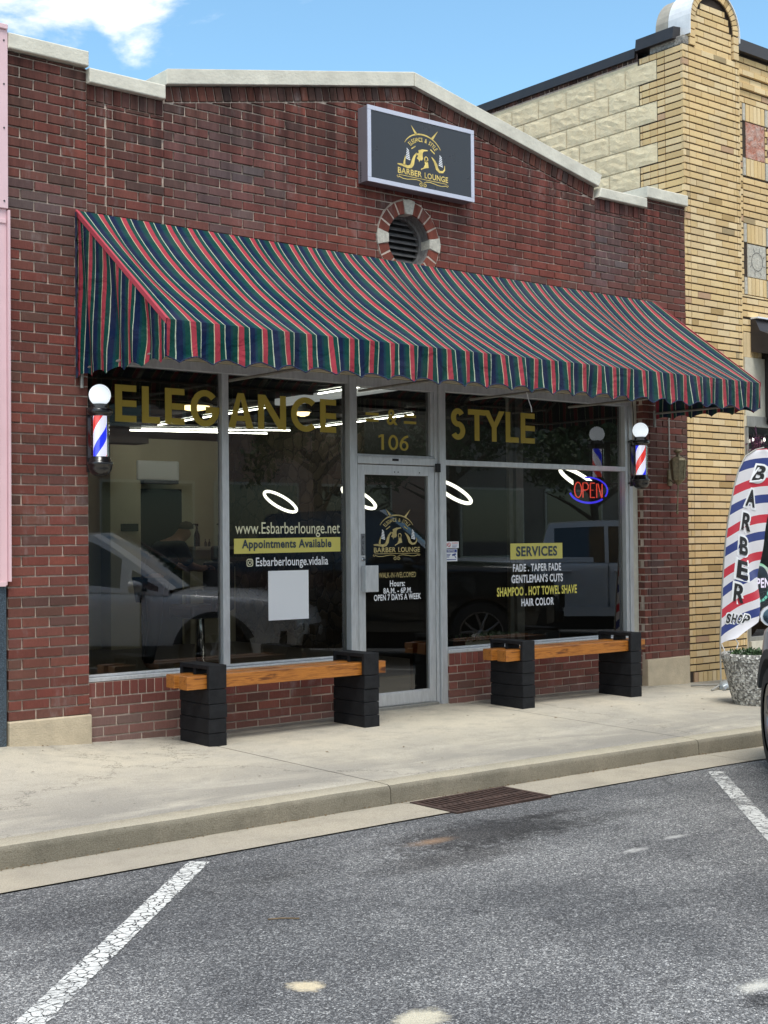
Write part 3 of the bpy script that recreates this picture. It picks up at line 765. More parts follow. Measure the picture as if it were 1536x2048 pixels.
# vent surround wedges
nw=20
for k in range(nw):
    if k%5==0: continue
    a0=R(90+360*(k-.5)/nw+1.0*1); a1=R(90+360*(k+.5)/nw-1.0)
    q=[(VC[0]+.232*math.cos(a0+.02),VC[1]+.232*math.sin(a0+.02)),(VC[0]+.343*math.cos(a0),VC[1]+.343*math.sin(a0)),(VC[0]+.343*math.cos(a1),VC[1]+.343*math.sin(a1)),(VC[0]+.232*math.cos(a1-.02),VC[1]+.232*math.sin(a1-.02))]
    mb.prism(q,-.15,.004,F0,0,tuple(c*1.05 for c in random.choice(RED)),.003)
# mortar backing
y=.007
def slab(poly_,mi=1,y0=.0125,y1=.05): mb.prism(poly_,-y1,-y0,F0,mi,None)
slab([(0,-.02),(.604,-.02),(.604,4.80),(0,4.80)])
slab([(.604,3.0),(1.226,3.0),(1.226,4.69),(.604,4.69)])
slab([(5.975,3.0),(6.645,3.0),(6.645,4.69),(5.975,4.69)])
slab([(6.642,-.08),(7.335,-.08),(7.335,4.80),(6.642,4.80)])
h_=.24
lft,rgt=VC[0]-h_,VC[0]+h_
zt=lambda x: lerp(GA[1],GB[1],(x-GA[0])/(GB[0]-GA[0])) if x<GB[0] else lerp(GB[1],GC_[1],(x-GB[0])/(GC_[0]-GB[0]))
slab([(1.226,3.0),(lft,3.0),(lft,zt(lft)),(1.226,4.80)])
slab([(rgt,3.0),(5.975,3.0),(5.975,4.79),(rgt,zt(rgt))])
slab([(lft,3.0),(rgt,3.0),(rgt,VC[1]-h_),(lft,VC[1]-h_)])
slab([(lft,VC[1]+h_),(rgt,VC[1]+h_),(rgt,zt(rgt)),(GB[0],GB[1]),(lft,zt(lft))])
# annulus of mortar behind the wedges
for k in range(40):
    a0=2*math.pi*k/40; a1=2*math.pi*(k+1)/40
    mb.prism([(VC[0]+r_*math.cos(a),VC[1]+r_*math.sin(a)) for r_,a in ((.236,a0),(.345,a0),(.345,a1),(.236,a1))],-.15,.0015,F0,1,None)
mb.box(6.648,.008,-.08,6.69,.14,2.78,1)
part('brick_wall',mb,['brick','mortar'],shop)
# solid masonry behind (parapet thickness), side walls and roof
mb=MB()
mb.box(0,.052,-.1,.596,.35,4.79); mb.box(6.66,.052,-.1,7.33,.35,4.79)
mb.box(.596,.052,2.80,1.226,.35,4.68); mb.box(5.975,.052,2.80,6.66,.35,4.68)
# gable backing with the vent opening left dark
for q in ([(1.226,2.80),(lft,2.80),(lft,zt(lft)-.005),(1.226,4.79)],[(rgt,2.80),(5.975,2.80),(5.975,4.78),(rgt,zt(rgt)-.005)],[(lft,2.80),(rgt,2.80),(rgt,VC[1]-h_),(lft,VC[1]-h_)],[(lft,VC[1]+h_),(rgt,VC[1]+h_),(rgt,zt(rgt)-.005),(GB[0],GB[1]-.005),(lft,zt(lft)-.005)]):
    mb.prism(q,-.35,-.052,F0,0,None,back=True)
mb.box(0,.35,-.1,.25,9,4.3); mb.box(7.08,.35,-.1,7.33,9,4.3); mb.box(.25,8.8,-.1,7.08,9,4.3)
mb.box(.25,.35,4.0,7.08,8.8,4.1)
part('masonry_shell',mb,simple('inner_masonry',(.16,.10,.085),.95,var=.2),shop)
# coping stones
def coping(q,name='coping'):
    mb=MB(); mb.prism(q,-.38,.045,F0,0,None,cham=.006,back=True); return part(name,mb,'coping',shop,bevel=.004)
coping([(-.004,4.803),(.600,4.803),(.600,4.912),(-.004,4.912)])
coping([(.604,4.692),(1.224,4.692),(1.224,4.798),(.604,4.798)])
coping([(1.230,4.806),(3.652,5.292),(3.652,5.410),(1.230,4.918)])
coping([(3.656,5.292),(5.990,4.792),(6.030,4.905),(3.656,5.410)])
coping([(5.982,4.692),(6.700,4.692),(6.700,4.788),(6.020,4.788)])
coping([(6.704,4.800),(7.345,4.800),(7.345,4.912),(6.704,4.912)])
# round vent
mb=MB()
for k in range(40):
    a0=2*math.pi*k/40; a1=2*math.pi*(k+1)/40
    mb.prism([(VC[0]+r_*math.cos(a),VC[1]+r_*math.sin(a)) for r_,a in ((.205,a0),(.234,a0),(.234,a1),(.205,a1))],-.15,-.10,F0,0,None)
    mb.prism([(VC[0]+r_*math.cos(a),VC[1]+r_*math.sin(a)) for r_,a in ((.230,a0),(.236,a0),(.236,a1),(.230,a1))],-.15,-.012,F0,0,None)
vent=part('round_vent',mb,'oldwood',shop)
for k in (0,5,10,15):
    mb=MB()
    a0=R(90+360*(k-.62)/nw); a1=R(90+360*(k+.62)/nw)
    q=[(VC[0]+.230*math.cos(a0+.03),VC[1]+.230*math.sin(a0+.03)),(VC[0]+.352*math.cos(a0),VC[1]+.352*math.sin(a0)),(VC[0]+.356*math.cos((a0+a1)/2),VC[1]+.356*math.sin((a0+a1)/2)),(VC[0]+.352*math.cos(a1),VC[1]+.352*math.sin(a1)),(VC[0]+.230*math.cos(a1-.03),VC[1]+.230*math.sin(a1-.03))]
    mb.prism(q,-.15,.012,F0,0,None,.004); part('vent_stone',mb,'stoneblock',vent)
mb=MB()
for k in range(8):
    z=VC[1]-.185+k*.053; hw=math.sqrt(max(.001,.205**2-(z-VC[1])**2))
    mb.prism([(VC[0]-hw,-.0),(VC[0]+hw,-.0),(VC[0]+hw,.006),(VC[0]-hw,.006)],0,1,lambda u,v,d,z=z:(u,.105+.045*(1-d),z-.030+v+.034*(1-d)),0,None,back=True)
part('louvre',mb,'louver',vent)
mb=MB(); mb.box(VC[0]-.25,.155,VC[1]-.25,VC[0]+.25,.17,VC[1]+.25); part('backing',mb,'dark',vent)
# plinth stones
for x0,x1,za in ((-.008,.607,.0),(6.640,7.300,-.1)):
    mb=MB(); mb.box(x0,-.028,za-.15,x1,.03 if x0<1 else .135,.207); part('plinth',mb,'plinth',shop,bevel=.008)
# bulkheads below the windows
for x0,x1,nm in ((.607,3.0,0),(4.068,6.645,1)):
    mb=MB(); fb=front(.045)
    soldiers(mb,fb,x0+.004,x1,.320,.418,bulkcol,w=.069,j=.009)
    zb0=-.031-.0703*1
    bricks(mb,fb,x0,x1,zb0,.313,bulkcol,off=.07 if nm==0 else .0)
    mb.prism([(x0,-.15),(x1,-.15),(x1,.42),(x0,.42)],-.16,-.008,fb,1,None,back=True)
    part('brick_bulkhead',mb,['brick','mortar'],shop)
# storefront ----------------------------------------------------------
GY=.125
def fbox(mb,x0,z0,x1,z1,y0=.075,y1=.15,mi=0): mb.box(x0,y0,z0,x1,y1,z1,mi)
mb=MB(); mb.box(.60,.050,2.785,6.642,.12,3.0); mb.box(.60,.020,2.83,6.642,.050,2.86); mb.box(.60,-.002,2.861,6.642,.050,3.0); part('header_board',mb,'board',shop,bevel=.003)
mb=MB(); mb.box(6.552,.08,.42,6.640,.16,2.782); part('jamb_board',mb,'creamboard',shop,bevel=.003)
def pane(x0,z0,x1,z1,parent,y=GY):
    mb=MB(); mb.add([(x0,y,z0),(x1,y,z0),(x1,y,z1),(x0,y,z1)],[(0,1,2,3)]); return part('pane',mb,'glass',parent,recalc=False)
# left window
mb=MB()
fbox(mb,.600,2.712,3.002,2.783); fbox(mb,.600,.45,.616,2.711); 
fbox(mb,1.776,.455,1.836,2.711,.085,.15); fbox(mb,.600,.424,3.002,.452,.052,.15)
fbox(mb,.600,.4535,3.002,.470,.095,.15)
wl=part('shop_window',mb,'alu',shop,bevel=.003,label='wide left shop window split by a thin upright bar')
pane(.616,.470,1.765,2.712,wl); pane(1.842,.470,3.002,2.712,wl)
# door surround
mb=MB()
fbox(mb,3.003,-.02,3.050,2.782,.060,.17); fbox(mb,3.053,-.02,3.098,2.782,.085,.17)
fbox(mb,3.958,-.02,3.992,2.782,.085,.17); fbox(mb,3.995,-.02,4.064,2.782,.060,.17)
fbox(mb,3.099,2.700,3.957,2.782,.085,.17); fbox(mb,3.099,2.056,3.957,2.118,.080,.17); fbox(mb,3.099,2.1185,3.957,2.138,.10,.17)
fbox(mb,3.925,2.139,3.957,2.699,.10,.16)
ds=part('door_surround',mb,'alu',shop,bevel=.003)
pane(3.099,2.138,3.925,2.70,ds,GY+.01)
mb=MB(); fbox(mb,3.953,2.00,4.00,2.075,.058,.079); part('hinge',mb,'dark',ds)
mb=MB(); fbox(mb,3.47,2.085,3.54,2.105,.0775,.0795); part('name_plate',mb,'dark',ds)
# the door
mb=MB()
fbox(mb,3.104,.012,3.176,2.048,.088,.132); fbox(mb,3.880,.012,3.952,2.048,.088,.132)
fbox(mb,3.1765,1.965,3.8795,2.048,.088,.132); fbox(mb,3.1765,.012,3.8795,.128,.088,.132)
mb.box(3.1765,.080,.020,3.8795,.0875,.118)
door=part('door',mb,'alu',shop,label='narrow aluminium framed glass entrance door',bevel=.002)
pane(3.176,.128,3.880,1.965,door,.112)
mb=MB(); mb.box(3.132,.030,.985,3.270,.040,1.205); mb.box(3.132,.040,.985,3.150,.0875,1.205); mb.box(3.245,.040,1.02,3.262,.06,1.17)
part('handle',mb,'alu',door,bevel=.004)
mb=MB(); mb.box(3.130,.0855,1.290,3.172,.0878,1.470); part('pull_plate',mb,simple('grey_plate',(.14,.15,.16),.5),door)
mb=MB(); 
for i,ch in enumerate('PULL'): text(mb,ch,3.143,1.425-i*.043,3.160,1.452-i*.043,front(.0848),0,.02)
part('lettering',mb,'dark',door)
mb=MB(); mb.lathe((3.150,.082,1.258),[(.017,.006),(.017,-.004),(.010,-.007)],16,0,'y'); part('lock',mb,'chrome',door)
# screws along door top, sill scuffs
for x in (3.50,3.54,3.78):
    mb=MB(); mb.lathe((x,.086,1.992),[(.005,.002),(.005,-.0015)],10,0,'y'); part('screw',mb,'dark',door)
mb=MB(); mb.box(3.10,.05,-.03,3.955,.17,.011); part('threshold',mb,'alud',shop,bevel=.003)
# right window
mb=MB()
fbox(mb,4.065,2.712,6.550,2.783); fbox(mb,6.455,.455,6.498,2.711); fbox(mb,6.501,.42,6.550,2.711,.062,.15)
fbox(mb,4.065,2.066,6.454,2.112,.070,.15); fbox(mb,4.065,.422,6.500,.452,.050,.15); fbox(mb,4.065,.4535,6.454,.470,.095,.15)
wr=part('shop_window',mb,'alu',shop,bevel=.003,label='right shop window with a crossbar above its middle')
pane(4.065,.470,6.455,2.066,wr); pane(4.065,2.112,6.455,2.712,wr)
# ---------------- lettering on the glass
FG=front(GY-.004)
mb=MB()
bold_word(mb,[('E',.878,1.054),('L',1.10,1.252),('E',1.295,1.464),('G',1.516,1.775),('A',1.853,2.09),('N',2.133,2.402),('C',2.451,2.686),('E',2.742,2.906)],2.302,2.574,FG)
part('lettering',mb,'gold',wl)
mb=MB(); bold_word(mb,[('S',4.178,4.353),('T',4.389,4.605),('Y',4.58,4.844),('L',4.857,5.025),('E',5.051,5.235)],2.298,2.578,FG); part('lettering',mb,'gold',wr)
mb=MB()
FT=front(GY+.004)
bold_word(mb,[('1',3.362,3.440),('0',3.470,3.578),('6',3.594,3.694)],2.180,2.312,FT,.155); part('lettering',mb,'gold',ds)
mb=MB(); text(mb,'&',3.455,2.395,3.575,2.528,FT,0,.02); part('lettering',mb,'gold',ds)
mb=MB()
for a,b in ((3.225,3.365),(3.645,3.785)):
    for z in (2.414,2.468):
        mb=MB(); poly(mb,[(a,z),(b,z),(b,z+.022),(a,z+.022)],FT); part('ornament_bar',mb,'gold',ds)
mb=MB(); text(mb,'www.Esbarberlounge.net',1.912,1.445,2.936,1.566,FG,0,.004); part('lettering',mb,'cream',wl)
mb=MB(); poly(mb,[(1.900,1.320),(2.940,1.326),(2.940,1.444),(1.900,1.438)],front(GY-.003)); ap=part('sticker',mb,'yellow',wl)
mb=MB(); text(mb,'Appointments Available',1.972,1.340,2.846,1.430,front(GY-.006),0,.03); part('lettering',mb,'navyt',wl)
mb=MB(); text(mb,'Esbarberlounge.vidalia',2.103,1.198,2.812,1.288,FG,0,.012)
part('lettering',mb,'white',wl)
mb=MB()
def rrect(cx,cz,w,h,r,n=5):
    out=[]
    for (sx,sz,a) in ((1,1,0),(-1,1,90),(-1,-1,180),(1,-1,270)):
        for k in range(n+1):
            an=R(a+90*k/n); out.append((cx+sx*(w/2-r)+r*math.cos(an),cz+sz*(h/2-r)+r*math.sin(an)))
    return out
stroke(mb,rrect(2.046,1.249,.054,.054,.014),.007,FG,0,0,True); stroke(mb,arc(2.046,1.249,.014,0,360,20)[:-1],.006,FG,0,0,True); stroke(mb,[(2.060,1.262),(2.064,1.266)],.006,FG)
part('camera_icon',mb,'cream',wl)
mb=MB(); poly(mb,[(2.219,.788),(2.613,.788),(2.613,1.180),(2.219,1.180)],front(GY-.003)); part('sticker',mb,'white',wl,label='plain white square sticker')
mb=MB(); poly(mb,[(4.902,1.224),(5.592,1.224),(5.592,1.371),(4.902,1.371)],front(GY-.003)); part('sticker',mb,'yellow',wr)
mb=MB(); text(mb,'SERVICES',4.973,1.250,5.517,1.344,front(GY-.006),0,.035); part('lettering',mb,'navyt',wr)
mb=MB(); text(mb,'FADE . TAPER FADE',4.932,1.110,5.570,1.182,FG,0,.03); part('lettering',mb,'white',wr)
mb=MB(); text(mb,"GENTLEMAN'S CUTS",4.911,1.006,5.593,1.084,FG,0,.03); part('lettering',mb,'white',wr)
mb=MB(); text(mb,'HAIR COLOR',5.036,.790,5.467,.862,FG,0,.03); part('lettering',mb,'white',wr)
mb=MB(); text(mb,'SHAMPOO . HOT TOWEL SHAVE',4.725,.889,5.785,.972,FG,0,.03); part('lettering',mb,simple('pale_yellow_vinyl',(.72,.64,.12),.5),wr)
# small stickers
mb=MB(); poly(mb,[(4.080,1.338),(4.262,1.338),(4.262,1.396),(4.080,1.396)],front(GY-.003)); part('sticker',mb,'white',wr); mb=MB(); poly(mb,[(4.089,1.222),(4.243,1.222),(4.243,1.332),(4.089,1.332)],front(GY-.003)); part('sticker',mb,'white',wr)
mb=MB()
for cx in (4.105,4.145):
    stroke(mb,arc(cx,1.367,.017,0,360,16)[:-1],.005,front(GY-.005),0,0,True); stroke(mb,[(cx-.012,1.379),(cx+.012,1.355)],.004,front(GY-.005))
text(mb,'WARNING',4.180,1.377,4.250,1.387,front(GY-.005),0,.02)
part('print',mb,'red',wr)
mb=MB(); poly(mb,[(4.096,1.300),(4.236,1.300),(4.236,1.326),(4.096,1.326)],front(GY-.005))
stroke(mb,[(4.180,1.275),(4.225,1.285)],.016,front(GY-.005)); stroke(mb,[(4.205,1.278),(4.228,1.248)],.007,front(GY-.005))
for k,z in enumerate((1.365,1.355,1.347)): stroke(mb,[(4.182,z),(4.25-.01*k,z)],.003,front(GY-.005))
for k,z in enumerate((1.284,1.272,1.260)): stroke(mb,[(4.100,z),(4.162-.008*k,z)],.006,front(GY-.005))
stroke(mb,[(4.100,1.236),(4.228,1.236)],.007,front(GY-.005))
part('print',mb,'bluep',wr)
mb=MB(); text(mb,'NOTICE',4.125,1.306,4.207,1.321,front(GY-.007),0,.03); part('print',mb,'white',wr)
mb=MB(); text(mb,'Hours:',3.455,1.020,3.622,1.072,front(.108),0,.02); part('lettering',mb,'white',door)
mb=MB(); text(mb,'8A.M. - 6P.M.',3.383,.962,3.700,1.010,front(.108),0,.02); part('lettering',mb,'white',door)
mb=MB(); text(mb,'OPEN 7 DAYS A WEEK',3.280,.904,3.802,.956,front(.108),0,.02); part('lettering',mb,'white',door)
mb=MB(); text(mb,'WALK-IN-WELCOMED',3.336,1.095,3.747,1.140,front(.108),0,.004); part('lettering',mb,'goldd',door)
# ---------------- emblem (head in profile, razors, scrolls, arched name)
def emblem(fn,x0,z0,w,h,parent,mat,wmat,k=1.0):
    T=lambda x,y:(x0+(x-355)/705*w, z0+(1075-y)/810*h)
    tp=lambda L_:[T(*p) for p in L_]
    s=w/705
    mb=MB()
    poly(mb,tp([(543,272),(600,392),(634,378)]),fn); poly(mb,tp([(920,272),(822,388),(852,402)]),fn)
    A=arc(705,-647,277,154,26,30); A=[(x,-y) for x,y in A]
    stroke(mb,tp(A),[s*(6+10*math.sin(math.pi*i/30)) for i in range(31)],fn)
    stroke(mb,tp([(548,592),(606,545)]),s*12,fn); stroke(mb,tp([(812,545),(872,592)]),s*12,fn)
    txt='ELEGANCE & STYLE'; n=len(txt)
    for i,ch in enumerate(txt):
        if ch==' ': continue
        an=lerp(142,38,i/(n-1)); cx,cy=708+232*math.cos(R(an)),672-232*math.sin(R(an)); rot=R(an-90)
        vs,fs=text_raw(ch,.02); xs=[p[0] for p in vs]; mx=(min(xs)+max(xs))/2; wd=(max(xs)-min(xs))
        sc=78; sx=min(40/ (wd or 1),60)
        q=[]
        for (px,py) in vs:
            lx=(px-mx)*sx*.78; ly=(py-.36)*sc
            q.append(T(cx+lx*math.cos(rot)-ly*math.sin(rot),cy-(lx*math.sin(rot)+ly*math.cos(rot))))
        mb.add([fn(u,v,0) for u,v in q],fs,0)
    # face and neck
    poly(mb,tp([(642,592),(700,567),(770,562),(775,574),(722,590),(704,615),(702,655),(708,690),(694,718),(664,722),(655,752),(648,722),(620,704),(640,668),(612,640),(650,628)]),fn)
    stroke(mb,tp([(x,-y) for x,y in arc(752,-692,22,0,360,20,34)][:-1]),s*10,fn,0,0,True)
    poly(mb,tp([(730,715),(772,705),(778,745),(786,800),(744,812),(700,835),(678,852),(676,835),(712,812),(734,765)]),fn)
    # razor handles
    stroke(mb,tp([(358,832),(400,832),(450,838),(500,846),(540,830),(562,790),(572,740),(588,690),(622,634)]),[s*a for a in (10,22,26,30,38,44,38,26,16)],fn)
    stroke(mb,tp([(448,828),(452,780),(466,700)]),[s*a for a in (28,24,4)],fn)
    stroke(mb,tp([(828,645),(866,690),(890,740),(905,790),(940,822),(985,815),(1010,780),(1012,725)]),[s*a for a in (8,26,38,38,26,22,18,6)],fn)
    # name
    text(mb,'BARBER',*T(362,950),*T(690,872),fn,0,.022); text(mb,'LOUNGE',*T(728,950),*T(1058,872),fn,0,.022)
    stroke(mb,tp([(372,970),(1040,970)]),s*6,fn)
    for sg in (-1,1):
        X=lambda x:705+sg*(x-705)
        stroke(mb,tp([(X(1050),980),(X(1062),994),(X(1048),1008),(X(1030),1000),(X(1034),986)]),s*7,fn)
        stroke(mb,tp([(X(1030),996),(X(980),1012),(X(920),1012),(X(860),1000),(X(800),992),(X(750),998),(X(718),1018),(X(712),1044)]),s*7,fn)
        stroke(mb,tp([(X(712),1030),(X(716),1062),(X(736),1068),(X(752),1050),(X(744),1028),(X(728),1034),(X(730),1048)]),s*9,fn)
    part('emblem',mb,mat,parent)
    for cx in (500,956):
        mb=MB()
        for i in range(6):
            y=618+i*24; ww=14+3*i
            stroke(mb,tp([(cx-ww,y-10),(cx+ww,y+8)]),s*11,fn,0)
        stroke(mb,tp([(cx-30+15,596),(cx-5,606)]),s*9,fn,0)
        part('emblem_pole',mb,wmat,parent)
emblem(front(.108),3.279,1.243,.516,.440,door,'goldd','white')
# ---------------- interior of the shop
mb=MB(); mb.box(.25,7.62,-.05,7.08,7.7,3.05); mb.box(.25,.36,-.05,.33,7.62,3.05); wi=part('interior_wall',mb,'room',shop)
mb=MB(); mb.box(6.70,.17,-.05,6.9,7.62,3.05); part('stone_wall',mb,'stoneven',shop)
mb=MB(); mb.box(6.655,.17,-.05,6.699,4.45,2.93); part('shade_panel',mb,simple('room_shade_black',(.018,.018,.018),.7,var=.3),shop)  # added panel: the room's darkness painted near-black over the front of the stone wall
mb=MB(); mb.box(.25,.17,2.93,6.9,7.7,3.02); mb.box(.6,.155,2.78,6.7,.17,2.93)
for k in range(9): mb.box(.33,.9+k*.75,2.90,6.70,.93+k*.75,2.9295)
part('ceiling',mb,'roomc',shop)
mb=MB(); mb.box(.25,.17,-.06,6.9,7.7,-.012); part('floor',mb,'roomf',shop)
mb=MB(); mb.box(4.50,7.25,2.10+.62,5.20,7.615,2.80+.0); mb.box(4.40,7.55,2.82,6.70,7.6195,2.93); part('soffit',mb,simple('dark_brown_trim',(.03,.022,.016),.6),shop)
mb=MB(); mb.box(4.68,7.35,-.01,5.13,7.6195,2.70); part('column',mb,'room',shop)
mb=MB(); mb.box(5.19,7.58,-.01,5.90,7.6195,2.13); part('doorway',mb,'dark',shop)
mb=MB(); mb.box(5.95,7.30,1.29,6.69,7.6195,1.335); mb.box(5.95,7.45,-.01,6.69,7.6195,1.05); part('shelf',mb,simple('shelf_cream',(.45,.42,.32),.6),shop)
mb=MB(); mb.box(5.96,7.56,.0,6.69,7.6,.9); 
# AC
t=thing('air_conditioner','white wall mounted air conditioner above the dark inner doorway','air conditioner',(5.48,7.4,2.23))
mb=MB(); mb.box(5.07,7.33,2.235,5.72,7.60,2.50); part('casing',mb,'acwhite',t,bevel=.02)
mb=MB(); mb.box(5.17,7.325,2.19,5.70,7.50,2.232); part('vent_flap',mb,'louver',t)
# wall switch/thermostat
mb=MB(); mb.box(4.83,7.325,1.55,5.08,7.349,1.65); part('wall_plate',mb,'dark',shop)
# bottles on the shelf
for i,(x,h,r_) in enumerate(((6.03,.30,.042),(6.42,.30,.042),(6.17,.10,.018),(6.23,.10,.018))):
    mb=MB(); prof=[(r_,0),(r_,h*.45),(r_*.9,h*.55),(r_*.35,h*.75),(r_*.3,h*.92),(r_*.5,h*.93),(r_*.5,h)]
    mb.lathe((x,7.40,1.336),prof,12)
    if i<2: mb.box(x-.06,7.39,1.336+h,x+.02,7.41,1.336+h+.015)
    obj('bottle',mb,'bottle',label=['dark pump bottle on the shelf nearer the inner doorway','dark pump bottle on the shelf nearer the window bar','small dark bottle on the shelf, left one of the short pair','small dark bottle on the shelf, right one of the short pair'][i],cat='bottle',group='bottles on the wall shelf')
# ring lights hung in a row by the stone wall
Rt=Vector((.773,-.634,0)); Fw=Vector((.634,.773,0)); Up=Vector((0,0,1))
rl_lab=['ring light seen through the glass above the web address','ring light partly hidden behind the left post of the door','ring light just right of the entrance door','ring light cut by the crossbar next to the neon sign']
for i,(c,rr) in enumerate((((6.18,5.60,1.910),.235),((6.10,3.87,1.910),.225),((5.98,2.07,1.920),.215),((6.31,.56,2.0),.215))):
    t=thing('ring_light','glowing white '+rl_lab[i],'lamp',c,group='ring lights hanging inside the shop')
    u=(Rt*math.cos(R(31))-Up*math.sin(R(31))); w=((Rt*math.sin(R(31))+Up*math.cos(R(31)))*.30+Fw*.45)
    mb=MB(); n=48; C=Vector(c); nn=u.cross(w).normalized()
    pts=[C+u*(rr*math.cos(2*math.pi*k/n))+w*(rr*math.sin(2*math.pi*k/n)) for k in range(n)]
    mb.tube(pts,.019,8,0,True); part('ring',mb,'ring',t)
    mb=MB()
    for a in (0,2.1,4.2):
        p=C+u*(rr*math.cos(a))+w*(rr*math.sin(a)); mb.tube([p,(c[0],c[1],2.80),(c[0],c[1],2.93)],.002,4)
    part('cable',mb,'dark',t)
# tube lights on the ceiling
def tubelight(a,b,lab,wd=.007,panel=0):
    t=thing('tube_light',lab,'lamp',((a[0]+b[0])/2,(a[1]+b[1])/2,a[2]),group='tube lights on the shop ceiling')
    A,B=Vector(a),Vector(b)
    mb=MB(); mb.tube([A,B],wd,6); part('tube',mb,'tube',t)
    mb=MB(); d=(B-A).normalized(); p=Vector((-d.y,d.x,0))*.022
    mb.add([A+p+Up*.03,A-p+Up*.03,B-p+Up*.03,B+p+Up*.03,A+p*.6+Up*.045,A-p*.6+Up*.045,B-p*.6+Up*.045,B+p*.6+Up*.045],[(0,1,2,3),(4,7,6,5),(0,4,5,1),(1,5,6,2),(2,6,7,3),(3,7,4,0)]); part('housing',mb,'acwhite',t)
zc=2.85
tubelight((4.70,6.55,zc),(6.45,5.75,zc),'white ceiling tube running along the back of the shop')
tubelight((4.70,6.85,zc),(6.5,6.35,zc),'second ceiling tube at the very back beneath the dark soffit')
tubelight((6.44,5.5,zc),(6.30,3.1,zc),'white ceiling tube leading toward the door along the stone wall')
tubelight((4.60,5.95,zc),(4.52,5.0,zc),'short ceiling tube nearest the back on the left row')
tubelight((4.50,4.75,zc),(4.44,3.4,zc),'ceiling tube in the middle of the left row')
tubelight((4.05,1.9,zc),(4.0,1.1,zc),'ceiling tube high in the glass above the door')
# flat office fixture
t=thing('ceiling_fixture','wide white ceiling light fixture seen above the entrance door','lamp',(4.5,2.0,2.84))
mb=MB(); mb.box(4.36,1.2,2.85,4.52,3.1,2.92); part('diffuser',mb,simple('fixture_white',(.75,.76,.75),.5,emit=(.9,.93,.95),es=.25),t,bevel=.01)
# pendants
for (x,y,z,r_,lab) in ((3.62,3.5,2.83,.16,'warm round ceiling lamp behind the letters L and G'),(5.02,3.5,2.84,.085,'small warm ceiling lamp behind the letter C')):
    t=thing('ceiling_lamp',lab,'lamp',(x,y,2.92),group='warm ceiling lamps inside the shop')
    mb=MB(); mb.lathe((x,y,z),[(r_*.3,-.045),(r_*.8,-.03),(r_,0)],20); part('shade',mb,'warm',t)
    mb=MB(); mb.lathe((x,y,z),[(r_*1.2,.0),(r_*1.2,.02),(r_*.5,.05),(r_*.3,.09)],20); part('canopy',mb,'acwhite',t)
# shelf by right window: low counter with plants and boxes
t=thing('display_table','low brown wooden table inside the right window','table',(4.9,.75,0))
mb=MB(); mb.box(4.35,.45,.36,6.2,.95,.40); part('tabletop',mb,'plywood',t)
for x in (4.4,6.15):
    for y in (.5,.9):
        mb=MB(); mb.box(x-.03,y-.03,-.01,x+.03,y+.03,.36); part('leg',mb,'plywood',t)
t=thing('plant_tray','tray of small green succulents low inside the right window','plant',(4.88,.62,.40))
mb=MB(); mb.box(4.62,.52,.40,5.10,.74,.45); part('tray',mb,'creamboard',t,bevel=.005)
mb=MB()
for k in range(60):
    c=Vector((random.uniform(4.65,5.07),random.uniform(.54,.72),.45+random.uniform(0,.06)))
    for j in range(5):
        a=random.uniform(0,6.28); e=random.uniform(.2,1.2); d=Vector((math.cos(a)*math.cos(e),math.sin(a)*math.cos(e),math.sin(e)))*random.uniform(.02,.045)
        sd=d.cross(Up).normalized()*.008; mb.add([c-sd,c+sd,c+d],[(0,1,2)])
part('leaves',mb,'leaf',t,recalc=False)
mb=MB(); mb.box(4.12,.30,-.01,4.50,.60,.50); obj('storage_box',mb,'dark',label='black box standing inside the window right of the door',cat='box',bevel=.01)
mb=MB(); mb.box(5.55,.55,.40,6.0,.80,.50); obj('storage_box',mb,'plastic',label='grey box behind the glass near the second bench',cat='box',bevel=.01)
mb=MB(); mb.box(5.36,.50,-.01,5.46,.56,2.92); mb.box(5.29,.52,-.01,5.34,.56,2.92); obj('interior_post',mb,'alud',label='thin grey upright post standing inside the right window',cat='post')
# barber chair + barber
t=thing('barber_chair','black leather barber chair in front of the bending barber','chair',(4.26,4.45,0)); CH0=len(bpy.data.objects)
mb=MB(); mb.box(4.00,4.2,.55,4.50,4.72,.70); part('seat',mb,'leather',t,bevel=.04)
mb=MB(); mb.box(4.44,4.2,.62,4.58,4.72,1.18); part('backrest',mb,'leather',t,bevel=.05)
mb=MB(); mb.box(4.47,4.34,1.18,4.56,4.58,1.36); part('headrest',mb,'leather',t,bevel=.03)
mb=MB(); mb.lathe((4.26,4.46,0),[(.30,0),(.30,.03),(.06,.06),(.05,.55)],20); part('pedestal',mb,'chrome',t)
for y in (4.16,4.70):
    mb=MB(); mb.box(4.04,y,.80,4.48,y+.06,.86); mb.box(4.24,y+.01,.6,4.30,y+.05,.80); part('armrest',mb,'leather',t,bevel=.015)
def skinned(name,verts,edges,radii,mat,parent=None,root=0,sub=2,label=None,cat=None):
    me=bpy.data.meshes.new(name); me.from_pydata(verts,edges,[]); me.materials.append(M[mat])
    o=bpy.data.objects.new(name,me); COL.objects.link(o)
    sk=o.modifiers.new('skin','SKIN'); sk.use_smooth_shade=True
    for i,r_ in enumerate(radii):
        sv=me.skin_vertices[0].data[i]; sv.radius=(r_,r_) if not isinstance(r_,tuple) else r_
    me.skin_vertices[0].data[root].use_root=True
    s_=o.modifiers.new('sub','SUBSURF'); s_.levels=sub; s_.render_levels=sub
    if parent: o.parent=parent; o.matrix_parent_inverse=world_inv(parent)
    if label: o['label']=label; o['category']=cat
    return o
bx,by=3.66,4.5
